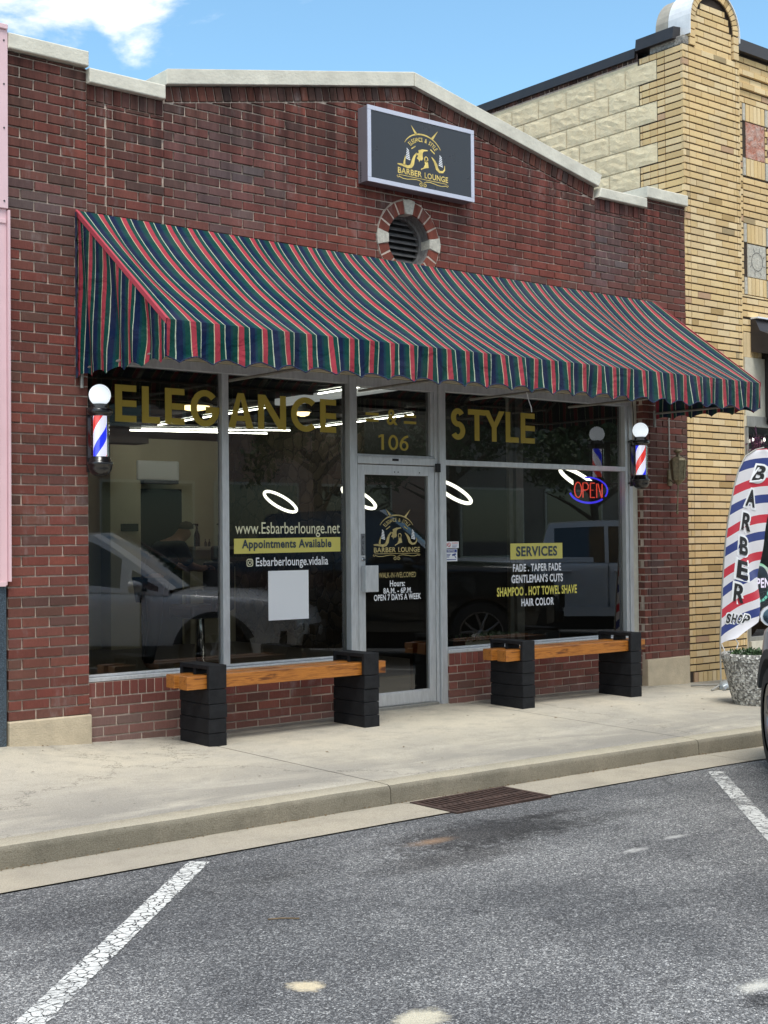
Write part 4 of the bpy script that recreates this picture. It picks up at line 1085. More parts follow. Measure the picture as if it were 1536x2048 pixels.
V=[(bx,by,.95),(bx+.06,by,1.10),(bx+.17,by,1.25),(bx+.27,by,1.37),(bx+.34,by,1.43),(bx+.42,by,1.50),(bx+.47,by,1.56), # spine,neck,head
   (bx+.25,by+.20,1.36),(bx+.36,by+.24,1.16),(bx+.56,by+.12,1.10),(bx+.66,by+.06,1.12),
   (bx+.25,by-.20,1.36),(bx+.36,by-.24,1.14),(bx+.58,by-.12,1.10),(bx+.68,by-.06,1.12),
   (bx+.02,by+.10,.90),(bx+.06,by+.12,.48),(bx,by+.12,.06),(bx+.14,by+.13,.03),
   (bx-.02,by-.10,.90),(bx-.02,by-.12,.48),(bx-.12,by-.12,.06),(bx+.02,by-.13,.03)]
Ed=[(0,1),(1,2),(2,3),(3,4),(4,5),(5,6),(3,7),(7,8),(8,9),(9,10),(3,11),(11,12),(12,13),(13,14),(0,15),(15,16),(16,17),(17,18),(0,19),(19,20),(20,21),(21,22)]
Rd=[.14,.15,.155,.13,.06,.095,.075,.075,.05,.038,.03,.075,.05,.038,.03,.095,.062,.042,.04,.095,.062,.042,.04]
man=skinned('person',V,Ed,Rd,'skin',label='barber in a navy shirt bending forward over the chair inside the shop',cat='person')
# navy shirt and trousers over the body, hands with fingers holding a comb
sh=skinned('shirt',[V[0],V[1],V[2],V[3],V[7],V[8],V[11],V[12]],[(0,1),(1,2),(2,3),(3,4),(4,5),(3,6),(6,7)],[.16,.17,.175,.14,.09,.07,.09,.07],'navy',man)
tr=skinned('trousers',[V[0],V[15],V[16],V[17],V[19],V[20],V[21]],[(0,1),(1,2),(2,3),(0,4),(4,5),(5,6)],[.155,.11,.08,.065,.11,.08,.065],'leather',man)
for hi,(hx,hy,hz) in enumerate((V[10],V[14])):
    hv=[(hx,hy,hz)];he=[];hr=[.026]
    for f_ in range(5):
        oy=(f_-2)*.016; k=len(hv); ln=(.045,.055,.060,.056,.044)[f_]
        hv+=[(hx+.05,hy+oy,hz+.005),(hx+.05+ln*.6,hy+oy*1.1,hz-.008),(hx+.05+ln*.8,hy+oy*1.1,hz-.035)]; he+=[(0,k),(k,k+1),(k+1,k+2)]; hr+=[.011,.009,.008]
    skinned('hand',hv,he,hr,'skin',man,sub=1)
mb=MB(); mb.lathe((V[6][0]-.02,by,V[6][2]-.005),[(.001,-.01),(.088,.0),(.085,.04),(.06,.072),(.001,.088)],16); part('hair',mb,simple('cropped_hair',(.12,.09,.07),.9),man)
# ---------------- neon open sign inside the right window
t=thing('neon_sign','red and blue neon OPEN sign hanging inside the right window','neon sign',(6.15,.32,1.9))
yn=.30; cx,cz=6.168,1.885
mb=MB(); e=[(cx+.275*math.cos(R(a)),yn,cz+.125*math.sin(R(a))) for a in range(-28,108,8)]; mb.tube(e,.008,8)
e=[(cx+.275*math.cos(R(a)),yn,cz+.125*math.sin(R(a))) for a in range(195,320,8)]; mb.tube(e,.010,8)
part('blue_border',mb,'neonb',t)
mb=MB()
def nl(pts): mb.tube([(cx+a,yn-.01,cz+b) for a,b in pts],.0052,6)
for q in (.0,):
    nl([( -.165+.050*math.cos(R(a)),.075*math.sin(R(a))) for a in range(0,361,20)])
    nl([(-.095,-.075),(-.095,.07),(-.04,.07),(-.015,.045),(-.02,.012),(-.05,0),(-.09,0)])
    nl([(.075,.07),(.015,.07),(.012,0),(.06,0),(.012,0),(.012,-.072),(.075,-.072)])
    nl([(.105,-.075),(.105,.065),(.125,.065),(.175,-.072),(.185,-.07),(.185,.065)])
part('red_letters',mb,'neonr',t)
mb=MB(); mb.box(cx-.20,yn+.012,cz-.095,cx+.22,yn+.02,cz+.095); part('backing',mb,'dark',t)
mb=MB(); mb.tube([(cx-.1,yn,cz+.12),(cx-.1,yn,2.70)],.0015,4); mb.tube([(cx+.1,yn,cz+.12),(cx+.1,yn,2.70)],.0015,4); part('cord',mb,'dark',t)
# ================================================================== AWNING
aw=thing('striped_awning','red green and navy striped fabric awning with scalloped edge above the shopfront','awning',(3.66,0,3.77))
AX0,AX1=.508,6.812; ZT=3.768; YE=-1.255; ZE=2.838; ZV=2.575
mb=MB()
nx,ny=150,26
raf=[AX0,AX0+1.27,AX0+2.53,AX0+3.78,AX0+5.04,AX1]
def sag(x,t):
    d=min(abs(x-r_) for r_ in raf); k=min(1,d/.45); k=k*k*(3-2*k)
    return (.035+.035*k)*math.sin(math.pi*t**.8)+.006*math.sin(x*7.3+t*4)*math.sin(math.pi*t)
vs=[];uv=[]
for j in range(ny+1):
    t_=j/ny
    for i in range(nx+1):
        x=lerp(AX0,AX1,i/nx)
        if i in (0,nx): s_=0
        else: s_=sag(x,t_)*min(1,min(x-AX0,AX1-x)/.25)
        y=lerp(-.012,YE,t_); z=lerp(ZT,ZE,t_)-s_
        y+=s_*.5
        vs.append((x,y,z)); uv.append((x-AX0+.02+ (.012*math.sin(x*3+t_*3)*math.sin(math.pi*t_)),t_))
mb.add(vs,[(j*(nx+1)+i,j*(nx+1)+i+1,(j+1)*(nx+1)+i+1,(j+1)*(nx+1)+i) for j in range(ny) for i in range(nx)],0,uvs=uv,smooth=True)
canopy=part('canopy',mb,'awning',aw,recalc=False)
def scal(x,per=.2445,amp=.045): 
    f=(x/per)%1.0; return amp*(abs(math.cos(math.pi*f))**.75)
# front valance
mb=MB(); vs=[];uv=[];nx2=420;nz=6
for i in range(nx2+1):
    x=lerp(AX0,AX1,i/nx2); zb=ZV+scal(x-AX0+.03)-.012
    for k in range(nz+1):
        t_=k/nz; z=lerp(ZE,zb,t_); y=YE-.004-.012*math.sin(x*11)*t_-.012*math.sin(x*27+2)*t_-.01*t_+.012*math.sin(x*3.1)*t_-.006*math.sin(x*51+t_*3)*t_
        vs.append((x,y,z)); uv.append((x-AX0+.02+.006*math.sin(x*17)*t_,1+t_*.3))
mb.add(vs,[(i*(nz+1)+k,i*(nz+1)+k+1,(i+1)*(nz+1)+k+1,(i+1)*(nz+1)+k) for i in range(nx2) for k in range(nz)],0,uvs=uv,smooth=True)
valf=part('valance',mb,'awning',aw,recalc=False)
mb=MB(); mb.tube([(x,YE-.004-.012*math.sin(x*11)-.012*math.sin(x*27+2)-.01+.012*math.sin(x*3.1)-.006*math.sin(x*51+3),ZV+scal(x-AX0+.03)-.012) for x in [lerp(AX0,AX1,i/420) for i in range(421)]],.0045,5); part('binding',mb,'navytrim',valf)
# side panels
for sx,x0 in ((0,AX0),(1,AX1)):
    mb=MB(); vs=[];uv=[];nyy=90;nz=24
    for i in range(nyy+1):
        y=lerp(-.012,YE,i/nyy); zt_=lerp(ZT,ZE,(y+.012)/(YE+.012)); zb=ZV+scal(-y+.12,.235,.04)-.01+.02*(1-i/nyy)*0
        for k in range(nz+1):
            t_=k/nz; z=lerp(zt_,zb,t_)
            wv=(.022*math.sin(-y*14+z*2.2)+.012*math.sin(-y*31+1+z*3))*math.sin(math.pi*min(1,t_*1.0)*.75)*(1-.3*abs(i/nyy-.5))*min(1,i/6)*min(1,(nyy-i)/6)
            vs.append((x0+wv*(1 if sx==0 else 1),y,z)); uv.append((-y+.16+.010*math.sin(z*5-y*3),t_))
    mb.add(vs,[(i*(nz+1)+k,i*(nz+1)+k+1,(i+1)*(nz+1)+k+1,(i+1)*(nz+1)+k) for i in range(nyy) for k in range(nz)],0,uvs=uv,smooth=True)
    part('side_panel',mb,'awning',aw,recalc=False)
for x0 in (AX0,AX1):
    s_=-1 if x0==AX0 else 1; mb=MB()
    mb.add([(x0+s_*.004,-.012,ZT+.006),(x0+s_*.004,-.012,ZT-.034),(x0+s_*.004,YE-.004,ZE-.034),(x0+s_*.004,YE-.004,ZE+.006),(x0-s_*.012,-.012,ZT+.007),(x0-s_*.012,YE-.004,ZE+.007)],[(0,1,2,3),(0,3,5,4)])
    part('red_binding',mb,'redtrim',aw)
mb=MB()
for x0 in (AX0-.003,):
    n_=24
    pts=[]
    for k in range(n_+1):
        z=lerp(ZT-.01,ZV+.01,k/n_); pts.append(((x0-.002,-.006,z),(x0-.012-.006*math.sin(k*2.1),-.052-.008*(k%2),z-.012)))
    mb.add([p for q in pts for p in q],[(2*k,2*k+1,2*k+3,2*k+2) for k in range(n_)])
part('wall_binding',mb,'navytrim',aw)
mb=MB()
for r_ in raf:
    xx=min(max(r_,AX0+.03),AX1-.03)
    mb.tube([(xx,-.02,ZT-.12),(xx,YE+.05,ZE-.07)],.014,8)
    mb.tube([(xx,-.02,ZV+.07),(xx,YE+.05,ZV+.07)],.011,8); mb.tube([(xx,YE+.05,ZV+.07),(xx,YE+.05,ZE-.045)],.011,8)
for y,z in ((-.02,ZT-.06),(YE+.05,ZE-.045),(YE+.05,ZV+.07)): mb.tube([(AX0+.03,y,z),(AX1-.03,y,z)],.014,8)
for xx in (AX0+.03,AX1-.03): mb.tube([(xx,-.03,ZV+.10),(xx,-.03,ZV-.065)],.014,8)
part('frame',mb,'alud',aw)
# dangling cord end at the valance
mb=MB(); mb.tube([(4.1,-.9,2.62),(4.12,-.9,2.56),(4.15,-.9,2.50),(4.155,-.9,2.46)],.004,5); part('loose_cord',mb,'white',aw)
# ================================================================== LIGHT BOX SIGN
SX0,SX1,SZ0,SZ1=3.062,4.248,4.364,4.988; SD=-.14
sg=thing('light_box_sign','black and gold light box sign high on the brick gable','sign',(3.52,0,SZ0))
mb=MB(); mb.box(SX0,SD+.012,SZ0,SX1,-.003,SZ1); part('cabinet',mb,simple('grey_sign_metal',(.21,.19,.21),.5,metal=.2,var=.06,vscale=3),sg,bevel=.004)
mb=MB(); w=.033
for a in ((SX0-.004,SZ0-.004,SX1+.004,SZ0+w),(SX0-.004,SZ1-w,SX1+.004,SZ1+.004),(SX0-.004,SZ0+w+.0005,SX0+w,SZ1-w-.0005),(SX1-w,SZ0+w+.0005,SX1+.004,SZ1-w-.0005)): mb.box(a[0],SD,a[1],a[2],SD+.0115,a[3])
part('frame',mb,simple('lilac_white_frame',(.56,.57,.66),.4,metal=.3),sg,bevel=.002)
mb=MB(); mb.box(SX0+w+.0005,SD+.005,SZ0+w+.0005,SX1-w-.0005,SD+.0115,SZ1-w-.0005); part('face',mb,simple('sign_black_face',(.028,.034,.044),.3,spec=.4,var=.10,vscale=2.5),sg)
emblem(front(SD+.0035),3.375,4.402,.570,.512,sg,'goldm','white')
mb=MB()
for i,ch in enumerate('20230802'): 
    z=4.53-i*.021
    text(mb,ch,0,z-.008,.018,z+.008,lambda u,v,d:(SX0-.002,-.03-u,v),0,.02)
part('serial_number',mb,'dark',sg)
# ================================================================== BARBER POLES
def barber_pole(x,y,z0,label,mirror,rot):
    t=thing('barber_pole',label,'barber pole',(x,y,z0),group='barber poles mounted beside the windows')
    L=lambda n,mb,m,**k: lpart(n,mb,m,t,**k)
    mb=MB(); mb.lathe((0,0,0),[(.001,.0),(.035,.003),(.066,.02),(.080,.05),(.083,.075),(.089,.078),(.089,.098),(.076,.102),(.076,.118),(.070,.122),(.070,.132),(.062,.136)],32); L('bottom_cap',mb,'blackmetal')
    mb=MB(); n=32; hgt=.292; vs=[];uv=[]
    for j in range(2):
        for k in range(n+1):
            a=2*math.pi*k/n; vs.append((.047*math.cos(a),.047*math.sin(a),.135+hgt*j)); uv.append((k/n+mirror,j*hgt*2.35))
    mb.add(vs,[(k,k+1,n+2+k,n+1+k) for k in range(n)],0,uvs=uv,smooth=True); L('striped_cylinder',mb,'spiral',recalc=False)
    mb=MB(); mb.lathe((0,0,.134),[(.064,0),(.064,hgt+.002)],32,cap=False); L('glass_tube',mb,'poleglass',recalc=False)
    mb=MB(); z=.135+hgt; mb.lathe((0,0,z),[(.062,-.006),(.072,.0),(.086,.01),(.090,.022),(.090,.040),(.078,.046),(.064,.05),(.060,.078),(.044,.080)],32); L('top_cap',mb,'blackmetal')
    mb=MB(); zz=z+.078+.064; prof=[(.0765*math.sin(R(a)),-.0765*math.cos(R(a))) for a in range(35,181,8)]+[(.0005,.0765)]; mb.lathe((0,0,zz),prof,32,cap=False); L('globe',mb,'globe')
    mb=MB(); mb.box(-.045,.10,.03,.045,.125,z+.06)
    for zz2 in (.085,z+.03): mb.box(-.02,.05,zz2-.012,.02,.12,zz2+.012)
    t2=L('bracket',mb,'blackmetal',bevel=.004); 
    t.rotation_euler=(0,0,rot)
    return t
barber_pole(.612,-.155,1.885,'lit barber pole on the left, beside the big gold letters',.43,0)
p2=barber_pole(6.415,-.155,1.885,'lit barber pole on the right, mounted by the lantern pier',.08,R(-14))
mb=MB(); mb.tube([(6.47,-.03,2.36),(6.50,.07,2.36)],.010,6); mb.tube([(6.47,-.03,1.95),(6.50,.07,1.95)],.010,6); mb.tube([(6.46,-.05,2.36),(6.50,.0,2.5),(6.53,.03,2.65),(6.53,.04,2.76)],.004,5)
q_=part('arm',mb,'blackmetal',p2)
# ================================================================== WALL LANTERN + CONDUIT
t=thing('wall_lantern','old brass wall lantern with a long tail spike on the brick pier','lantern',(7.10,0,1.95))
lx,ly=6.985,-.155
mb=MB(); mb.box(7.00,-.022,1.93,7.06,.002,2.09); part('backplate',mb,'brass',t,bevel=.006)
mb=MB(); mb.tube([(7.03,-.02,1.99),(7.02,-.07,1.955),(lx,ly,1.965)],.009,8); part('arm',mb,'brass',t)
mb=MB()
mb.lathe((lx,ly,1.955),[(.018,-.02),(.03,0),(.062,.03),(.062,.036),(.082,.215),(.086,.222),(.070,.245),(.028,.262),(.02,.275)],8,smooth=False)
for k in range(8):
    a=2*math.pi*k/8
    mb.tube([(lx+.064*math.cos(a),ly+.064*math.sin(a),1.99),(lx+.086*math.cos(a),ly+.086*math.sin(a),2.172)],.005,5)
part('cage',mb,'brass',t)
mb=MB(); mb.lathe((lx,ly,2.228),[(.01,0),(.018,.01),(.012,.02),(.040,.035),(.046,.045),(.036,.056),(.010,.062)],14); part('finial',mb,'brass',t)
mb=MB(); mb.tube([(lx,ly,1.95),(lx-.012,ly,1.82),(lx-.022,ly,1.68)],[.007,.0055,.009],6); mb.lathe((lx-.022,ly,1.655),[(.002,-.02),(.013,0),(.012,.02)],8); part('tail',mb,'brass',t)
mb=MB(); mb.tube([(7.03,-.012,2.09),(7.025,-.012,2.72)],.008,8); obj('conduit',mb,'pvc',label='thin grey conduit running up the pier above the wall lantern',cat='conduit')
# ================================================================== BENCHES
def bench(x0,label,z0,z1,yf):
    """x0: left face of the left leg; legs 0.148 wide, 0.395 deep"""
    t=thing('bench',label,'bench',(x0+.8,yf+.2,0),group='block and timber benches under the windows')
    yb=yf+.395
    for i,(a,b) in enumerate(((x0,z0),(x0+1.395,z1))):
        mb=MB(); top=.375; n=4; zb=b
        hgt=(top-zb)/n
        for k in range(n):
            jx=random.uniform(-.004,.004); jy=random.uniform(-.004,.004)
            mb.box(a+jx,yf+jy,zb+k*hgt,a+.148+jx,yb+jy,zb+(k+1)*hgt-.003)
        lg=part('leg',mb,'cblock',t,bevel=.004)
        # hollow top block carrying the beams: floor, three webs, lid
        mb=MB(); 
        mb.box(a,yf,.376,a+.148,yf+.030,.545); mb.box(a,yb-.03,.376,a+.148,yb,.545); mb.box(a,yf+.183,.47,a+.148,yf+.212,.5145)
        mb.box(a,yf+.0305,.515,a+.148,yb-.0305,.545)
        part('top_block',mb,'cblock',lg,bevel=.004)
    for i,(ya,yb2) in enumerate(((yf+.040,yf+.150),(yf+.215,yf+.325))):
        xl=x0-.155+(0 if i==0 else .0); xr=x0+1.395+.148+.10
        mb=MB(); L2=(xr-xl)/2
        me_o=None
        mb.box(-L2,-.055,-.0475,L2,.055,.0475)
        o=obj('beam',mb,'timber',bevel=.004); o.location=((xl+xr)/2,(ya+yb2)/2,.4265+.0); o.parent=t; o.matrix_parent_inverse=world_inv(t)
    return t
bench(1.226,'bench with orange beams on black blocks left of the door',-.035,-.035,-.580)
bench(4.330,'bench with orange beams on black blocks right of the door',-.035,-.055,-.590)
# ================================================================== YELLOW BUILDING
YB=[(.74,.54,.27),(.78,.58,.31),(.70,.50,.25),(.76,.55,.28),(.72,.54,.30),(.80,.62,.36)]
def ycol(x,z):
    c=random.choice(YB)
    if random.random()<.05: c=random.choice([(.48,.33,.15),(.55,.36,.22),(.42,.32,.18)])
    k=random.uniform(.92,1.06); return tuple(a*k for a in c)
yb=thing('yellow_brick_building','tall yellow brick building with arched pilaster top next door','building',(9,0,0))
mb=MB()
YL=.212; YH=.0727
kw=dict(h=YH,j=.007,jh=.015,cham=.0015,depth=.03,rnd=.0012)
# pilaster face: corner strip + field + edge strip
bricks(mb,F0,7.338,7.434,.04,6.50,ycol,L=.10,**kw)
bricks(mb,F0,7.441,8.228,.04,6.50,ycol,L=YL,**kw)
bricks(mb,F0,8.235,8.306,.04,6.50,ycol,L=.075,**kw)
soldiers(mb,F0,7.40,8.306,-.16,.025,ycol,w=.073,j=.010,depth=.03)
# arch field and voussoirs
AC=(7.865,6.77); 
def archcut(u,v): return (u-AC[0])**2+(max(0,v-AC[1]))**2<.315**2
v=6.50; r_=0
while v<7.10:
    hw=.315 if v+YH<AC[1] else math.sqrt(max(0,.315**2-(v+YH-AC[1])**2))
    if hw>.05: bricks(mb,front(.012),AC[0]-hw,AC[0]+hw,v,v+YH-.001,ycol,L=YL,row0=r_,off=.05,**kw)
    v+=YH; r_+=1
n=21
for k in range(n):
    a0=math.pi*k/n+.012; a1=math.pi*(k+1)/n-.012
    mb.prism([(AC[0]+q*math.cos(a),AC[1]+q*math.sin(a)) for q,a in ((.325,a0),(.415,a0),(.415,a1),(.325,a1))],-.05,.012,F0,0,ycol(0,0),.002)
for s_ in (-1,1):
    for k in range(3):
        x_=AC[0]+s_*.37; mb.box(x_-.045,-.012,6.515+k*.085,x_+.045,.05,6.515+k*.085+.072,0,ycol(0,0))
# side face (plane x=7.345 facing left): brick quoins, stone, red brick band
Fside=lambda u,v,d:(7.338-d,u,v)
mb.box(7.345,.015,-.2,7.375,.05,6.50,1)
v=4.25; r_=0
while v<6.49:
    grp=int((v-4.25)/YH)//3
    lim=.335 if grp%2==1 else .57
    if grp%2==1: bricks(mb,Fside,.005,.235,v,v+YH-.001,ycol,L=.235,**kw); bricks(mb,Fside,.242,lim,v,v+YH-.001,ycol,L=YL,row0=r_,**kw)
    else: bricks(mb,Fside,.005,.235,v,v+YH-.001,ycol,L=.235,**kw); bricks(mb,Fside,.242,lim,v,v+YH-.001,ycol,L=.10,**kw)
    v+=YH; r_+=1
# recessed front wall right of the pilaster
FR=front(.10)
mb.box(8.306,.012,-.15,8.318,.11,6.5,0,YB[0])
bricks(mb,FR,8.312,12.5,6.14,6.66,ycol,L=YL,**kw)
XP=8.550
def colstrip(z0,z1): bricks(mb,FR,8.312,8.525,z0,z1,ycol,L=.12,**kw)
bricks(mb,FR,8.312,8.480,4.04,6.13,ycol,L=.17,**kw)
xs_=[8.550+k*.40 for k in range(10)]
for i,x in enumerate(xs_):
    for (z0,z1) in ((5.945,6.130),(5.345,5.535),(4.612,4.815),(4.045,4.232)): soldiers(mb,FR,x,x+.345,z0,z1,ycol,w=.068,j=.009,depth=.03)
    if i<9:
        for a,b in ((5.545,5.935),(4.24,4.605)): bricks(mb,FR,x+.352,x+.395,a,b,ycol,L=.05,**kw)
bricks(mb,FR,8.485,12.5,4.825,5.335,ycol,L=YL,**kw)
bricks(mb,FR,8.312,12.5,3.80,4.035,ycol,L=YL,**kw)
bricks(mb,FR,8.312,8.440,2.62,3.79,ycol,L=.13,**kw)
bricks(mb,FR,8.312,8.440,-.1,2.60,ycol,L=.13,**kw)
soldiers(mb,FR,8.447,8.78,3.36,3.63,ycol,w=.068,j=.009,depth=.03)
bricks(mb,FR,8.447,12.5,3.64,3.79,ycol,L=YL,**kw)
mb.box(8.312,.075,2.605,8.46,.1,2.72,0,(.70,.62,.45))
# projecting corbel courses
for z in (6.14+YH*2,6.14+YH*4): bricks(mb,front(.075),8.312,12.5,z,z+YH-.001,ycol,L=YL,off=.06,**kw)
# dark mortar backing
def ys(q,y0=.012,y1=.05,f=F0): mb.prism(q,-y1,-y0,f,1,None)
ys([(7.345,-.2),(8.306,-.2),(8.306,6.5),(7.345,6.5)]); ys([(AC[0]-.32,6.5),(AC[0]+.32,6.5),(AC[0]+.32,AC[1])]+[(AC[0]+.32*math.cos(R(a)),AC[1]+.32*math.sin(R(a))) for a in range(10,180,10)]+[(AC[0]-.32,AC[1])],.024,.06)
for k in range(24):
    a0=math.pi*k/24; a1=math.pi*(k+1)/24
    mb.prism([(AC[0]+q*math.cos(a),AC[1]+q*math.sin(a)) for q,a in ((.318,a0),(.412,a0),(.412,a1),(.318,a1))],-.06,.0,F0,1,None)
mb.prism([(8.30,2.60),(12.5,2.60),(12.5,6.66),(8.30,6.66)],-.05,-.012,FR,1,None)
mb.prism([(8.30,-.2),(8.445,-.2),(8.445,2.6),(8.30,2.6)],-.05,-.012,FR,1,None)
mb.prism([(.010,4.0),(.6,4.0),(.6,6.5),(.010,6.5)],-.04,-.010,Fside,1,None)
part('brick_front',mb,['ybrick','ymortar'],yb)
# rock-faced stone side wall
mb=MB()
z=4.25+.2181*10; z-=.2181*(0); r_=0
z=4.25+.2181*9
while z>3.9:
    y=(.578 if int((z-4.25+.01)/.218)%2==0 else .340)
    k=0
    while y<9.2:
        L_=.43; z1=z+.214
        g=5
        vs=[];
        for a in range(g+1):
            for b in range(g+1):
                e=(a in (0,g)) or (b in (0,g)); d=.0 if e else random.uniform(.002,.009)
                vs.append((7.343-d,y+.005+(L_-.010)*a/g+(0 if e else random.uniform(-.02,.02)),z+.004+(.214-.008)*b/g+(0 if e else random.uniform(-.008,.008))))
        mb.add(vs,[(a*(g+1)+b,(a+1)*(g+1)+b,(a+1)*(g+1)+b+1,a*(g+1)+b+1) for a in range(g) for b in range(g)])
        y+=L_
    z-=.2181; r_+=1
mb.box(7.351,.335,3.6,7.5,9.2,6.46)
part('stone_side_wall',mb,'rockface',yb)
mb=MB()
y=.60
while y<9.1:
    mb.box(7.345+random.uniform(-.004,.006),y,6.478,7.5,y+.062,6.56,0,random.choice(DRK)); y+=.072
mb.box(7.352,.6,6.455,7.5,9.2,6.555,1)
part('brick_band',mb,['brick','mortar'],yb)
mb=MB(); mb.box(7.40,.06,-.2,12.5,9.2,6.48); mb2=MB()
mb=MB(); mb.box(7.51,.6,3.6,7.9,9.2,6.55); mb.box(7.40,.16,2.6,12.5,.6,6.48); mb.box(7.40,.055,-.2,8.40,.6,2.6); mb.box(7.51,8.9,-.2,12.5,9.2,6.5); mb.box(12.3,.6,-.2,12.5,9,6.5); mb.box(7.9,.6,6.0,12.3,8.9,6.1); mb.box(7.42,.013+.05,6.48,8.306,.45,6.60)
mb.prism([(AC[0]-.40,6.5),(AC[0]+.40,6.5)]+[(AC[0]+.40*math.cos(R(a)),AC[1]+.40*math.sin(R(a))) for a in range(0,181,10)],-.45,-.062,F0,0,None,back=True)
part('masonry_shell',mb,simple('grey_render',(.35,.32,.27),.95,var=.2),yb)
# dark metal flashings
mb=MB()
mb.prism([(7.315,6.512),(7.325,6.618),(7.56,6.66),(7.56,6.512)],-9.2,-.62,lambda u,v,d:(u,-d,v),0,None,back=True)
mb.prism([(7.305,6.575),(7.32,6.70),(7.56,6.73),(7.56,6.575)],-.60,-.10,lambda u,v,d:(u,-d,v),0,None,back=True)
part('roof_flashing',mb,'bronze',yb)
mb=MB(); mb.prism([(.04,6.665),(.05,6.80),(.5,6.84),(.5,6.665)],-12.5,-8.285,lambda u,v,d:(-d,u,v),0,None,back=True)
part('front_flashing',mb,'bronze',yb)
# mortar lump left of the arch and white metal cap over it
mb=MB(); mb.box(7.36,.005,6.505,7.455,.45,6.60); part('broken_corner',mb,rockface('crumbled_mortar',(.16,.15,.14),(.5,.47,.42),30,.05),yb,bevel=.012)
mb=MB(); n=24
outer=[(AC[0]+.427*math.cos(math.pi*k/n),AC[1]+.427*math.sin(math.pi*k/n)) for k in range(n+1)]
outer=[(AC[0]+.427,6.70)]+outer+[(AC[0]-.435,6.62)]
inner=[(AC[0]+.417,6.70)]+[(AC[0]+.417*math.cos(math.pi*k/n),AC[1]+.417*math.sin(math.pi*k/n)) for k in range(n+1)]+[(AC[0]-.42,6.62)]
vs=[];m_=len(outer)
for (yy) in (-.025,.26):
    vs+=[(u,yy,v) for u,v in outer]+[(u,yy,v) for u,v in inner]
fs=[]
for k in range(m_-1):
    fs+=[(k,k+1,m_+k+1,m_+k),(k,2*m_+k,2*m_+k+1,k+1),(m_+k,m_+k+1,3*m_+k+1,3*m_+k),(2*m_+k,3*m_+k,3*m_+k+1,2*m_+k+1)]
mb.add(vs,fs); part('arch_cap',mb,simple('white_painted_metal',(.72,.73,.74),.5,var=.1,vscale=12),yb)
# panels
sp_=rockface('spalled_brick',(.45,.13,.07),(.60,.46,.40),14,.05)
for i,x in enumerate(xs_):
    mb=MB(); mb.prism([(x,5.545),(x+.34,5.545),(x+.34,5.935),(x,5.935)],-.05,-.006,FR,0,None); part('worn_brick_panel',mb,sp_,yb)
for i,x in enumerate(xs_):
    mb=MB(); mb.prism([(x,4.24),(x+.335,4.24),(x+.335,4.60),(x,4.60)],-.05,-.004,FR,0,None,cham=.004); pn=part('stone_panel',mb,'stoneblock',yb)
    mb=MB(); c=(x+.167,4.42); f=front(.0985)
    stroke(mb,arc(c[0],c[1],.10,0,360,28)[:-1],.007,f,0,0,True)
    for k in range(8):
        a=R(22.5+45*k); stroke(mb,[(c[0]+.112*math.cos(a),c[1]+.115*math.sin(a)),(c[0]+.155*math.cos(a+.1),c[1]+.16*math.sin(a+.1))],.006,f)
    part('carving',mb,'louver',pn)
for x in [8.487]+[q+.352 for q in xs_[:-1]]:
    for z0,z1 in ((5.945,6.13),(5.345,5.535),(4.615,4.815),(4.045,4.23)):
        mb=MB(); mb.box(x,.098,z0,x+.045,.12,z1); part('stone_block',mb,'stoneblock',yb)
# metal awning, lintel, storefront window next door
mb=MB()
vs=[(8.575,.095,3.775),(8.575,.04,3.775),(8.575,-.02,3.64),(8.575,-.60,3.38),(8.575,-.60,3.30),(8.575,.095,3.42)]
mb.ringloft([[(x,y,z) for _,y,z in vs] for x in (8.575,12.4)],0,True,True,False)
part('metal_awning',mb,'bronze',yb)
mb=MB(); mb.box(8.575,.0,3.778,12.4,.096,3.795); part('awning_cap',mb,'white',yb)
mb=MB(); mb.box(8.447,.085,2.72,12.4,.12,3.355); part('sign_board',mb,'creamboard',yb)
mb=MB(); mb.box(8.80,.02,2.66,8.84,.08,3.45); mb.box(8.80,.02,2.64,12.3,.08,2.68); part('sign_rail',mb,'bronze',yb)
mb=MB(); mb.box(8.447,.07,2.60,12.4,.14,2.718,0); part('lintel',mb,'alud',yb,bevel=.004)
mb=MB(); mb.box(8.447,.08,.28,8.490,.15,2.598); mb.box(8.491,.08,2.33,12.4,.15,2.36); mb.box(8.491,.09,.28,12.4,.15,.325); mb.box(9.9,.08,.326,9.95,.15,2.32)
mb.box(8.80,.30,.45,8.83,.33,1.6); mb.box(8.491,.30,1.55,12,.33,1.58)
w_=part('shop_window',mb,'alud',yb,bevel=.003)
pane(8.490,.325,12.4,2.598,w_)
mb=MB(); mb.box(8.447,.05,-.2,12.4,.14,.279); part('bulkhead',mb,'creamboard',yb)
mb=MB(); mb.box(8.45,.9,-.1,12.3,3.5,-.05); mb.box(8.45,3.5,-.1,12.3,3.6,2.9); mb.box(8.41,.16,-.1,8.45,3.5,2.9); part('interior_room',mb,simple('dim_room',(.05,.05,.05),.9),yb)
# wood strip below the neon in that window
mb=MB(); mb.box(8.50,.22,.33,9.6,.26,.56); part('bamboo_screen',mb,simple('brown_bamboo',(.16,.08,.035),.7,var=.6,vscale=30,scale=(4,4,.6),bump=.5),yb)
mb=MB()
for k in range(46):
    a=random.uniform(0,6.28); x=random.uniform(8.55,9.3); z=random.uniform(.56,.76); l=.07
    mb.tube([(x,.24,z),(x+l*math.cos(a),.24,z+l*.5*math.sin(a)),(x+l*1.3*math.cos(a+.7),.25,z+l*.7*math.sin(a+.5))],.006,4)
obj('wire_decoration',mb,'alud',label='tangled grey wire ornament low in the next shop window',cat='ornament')
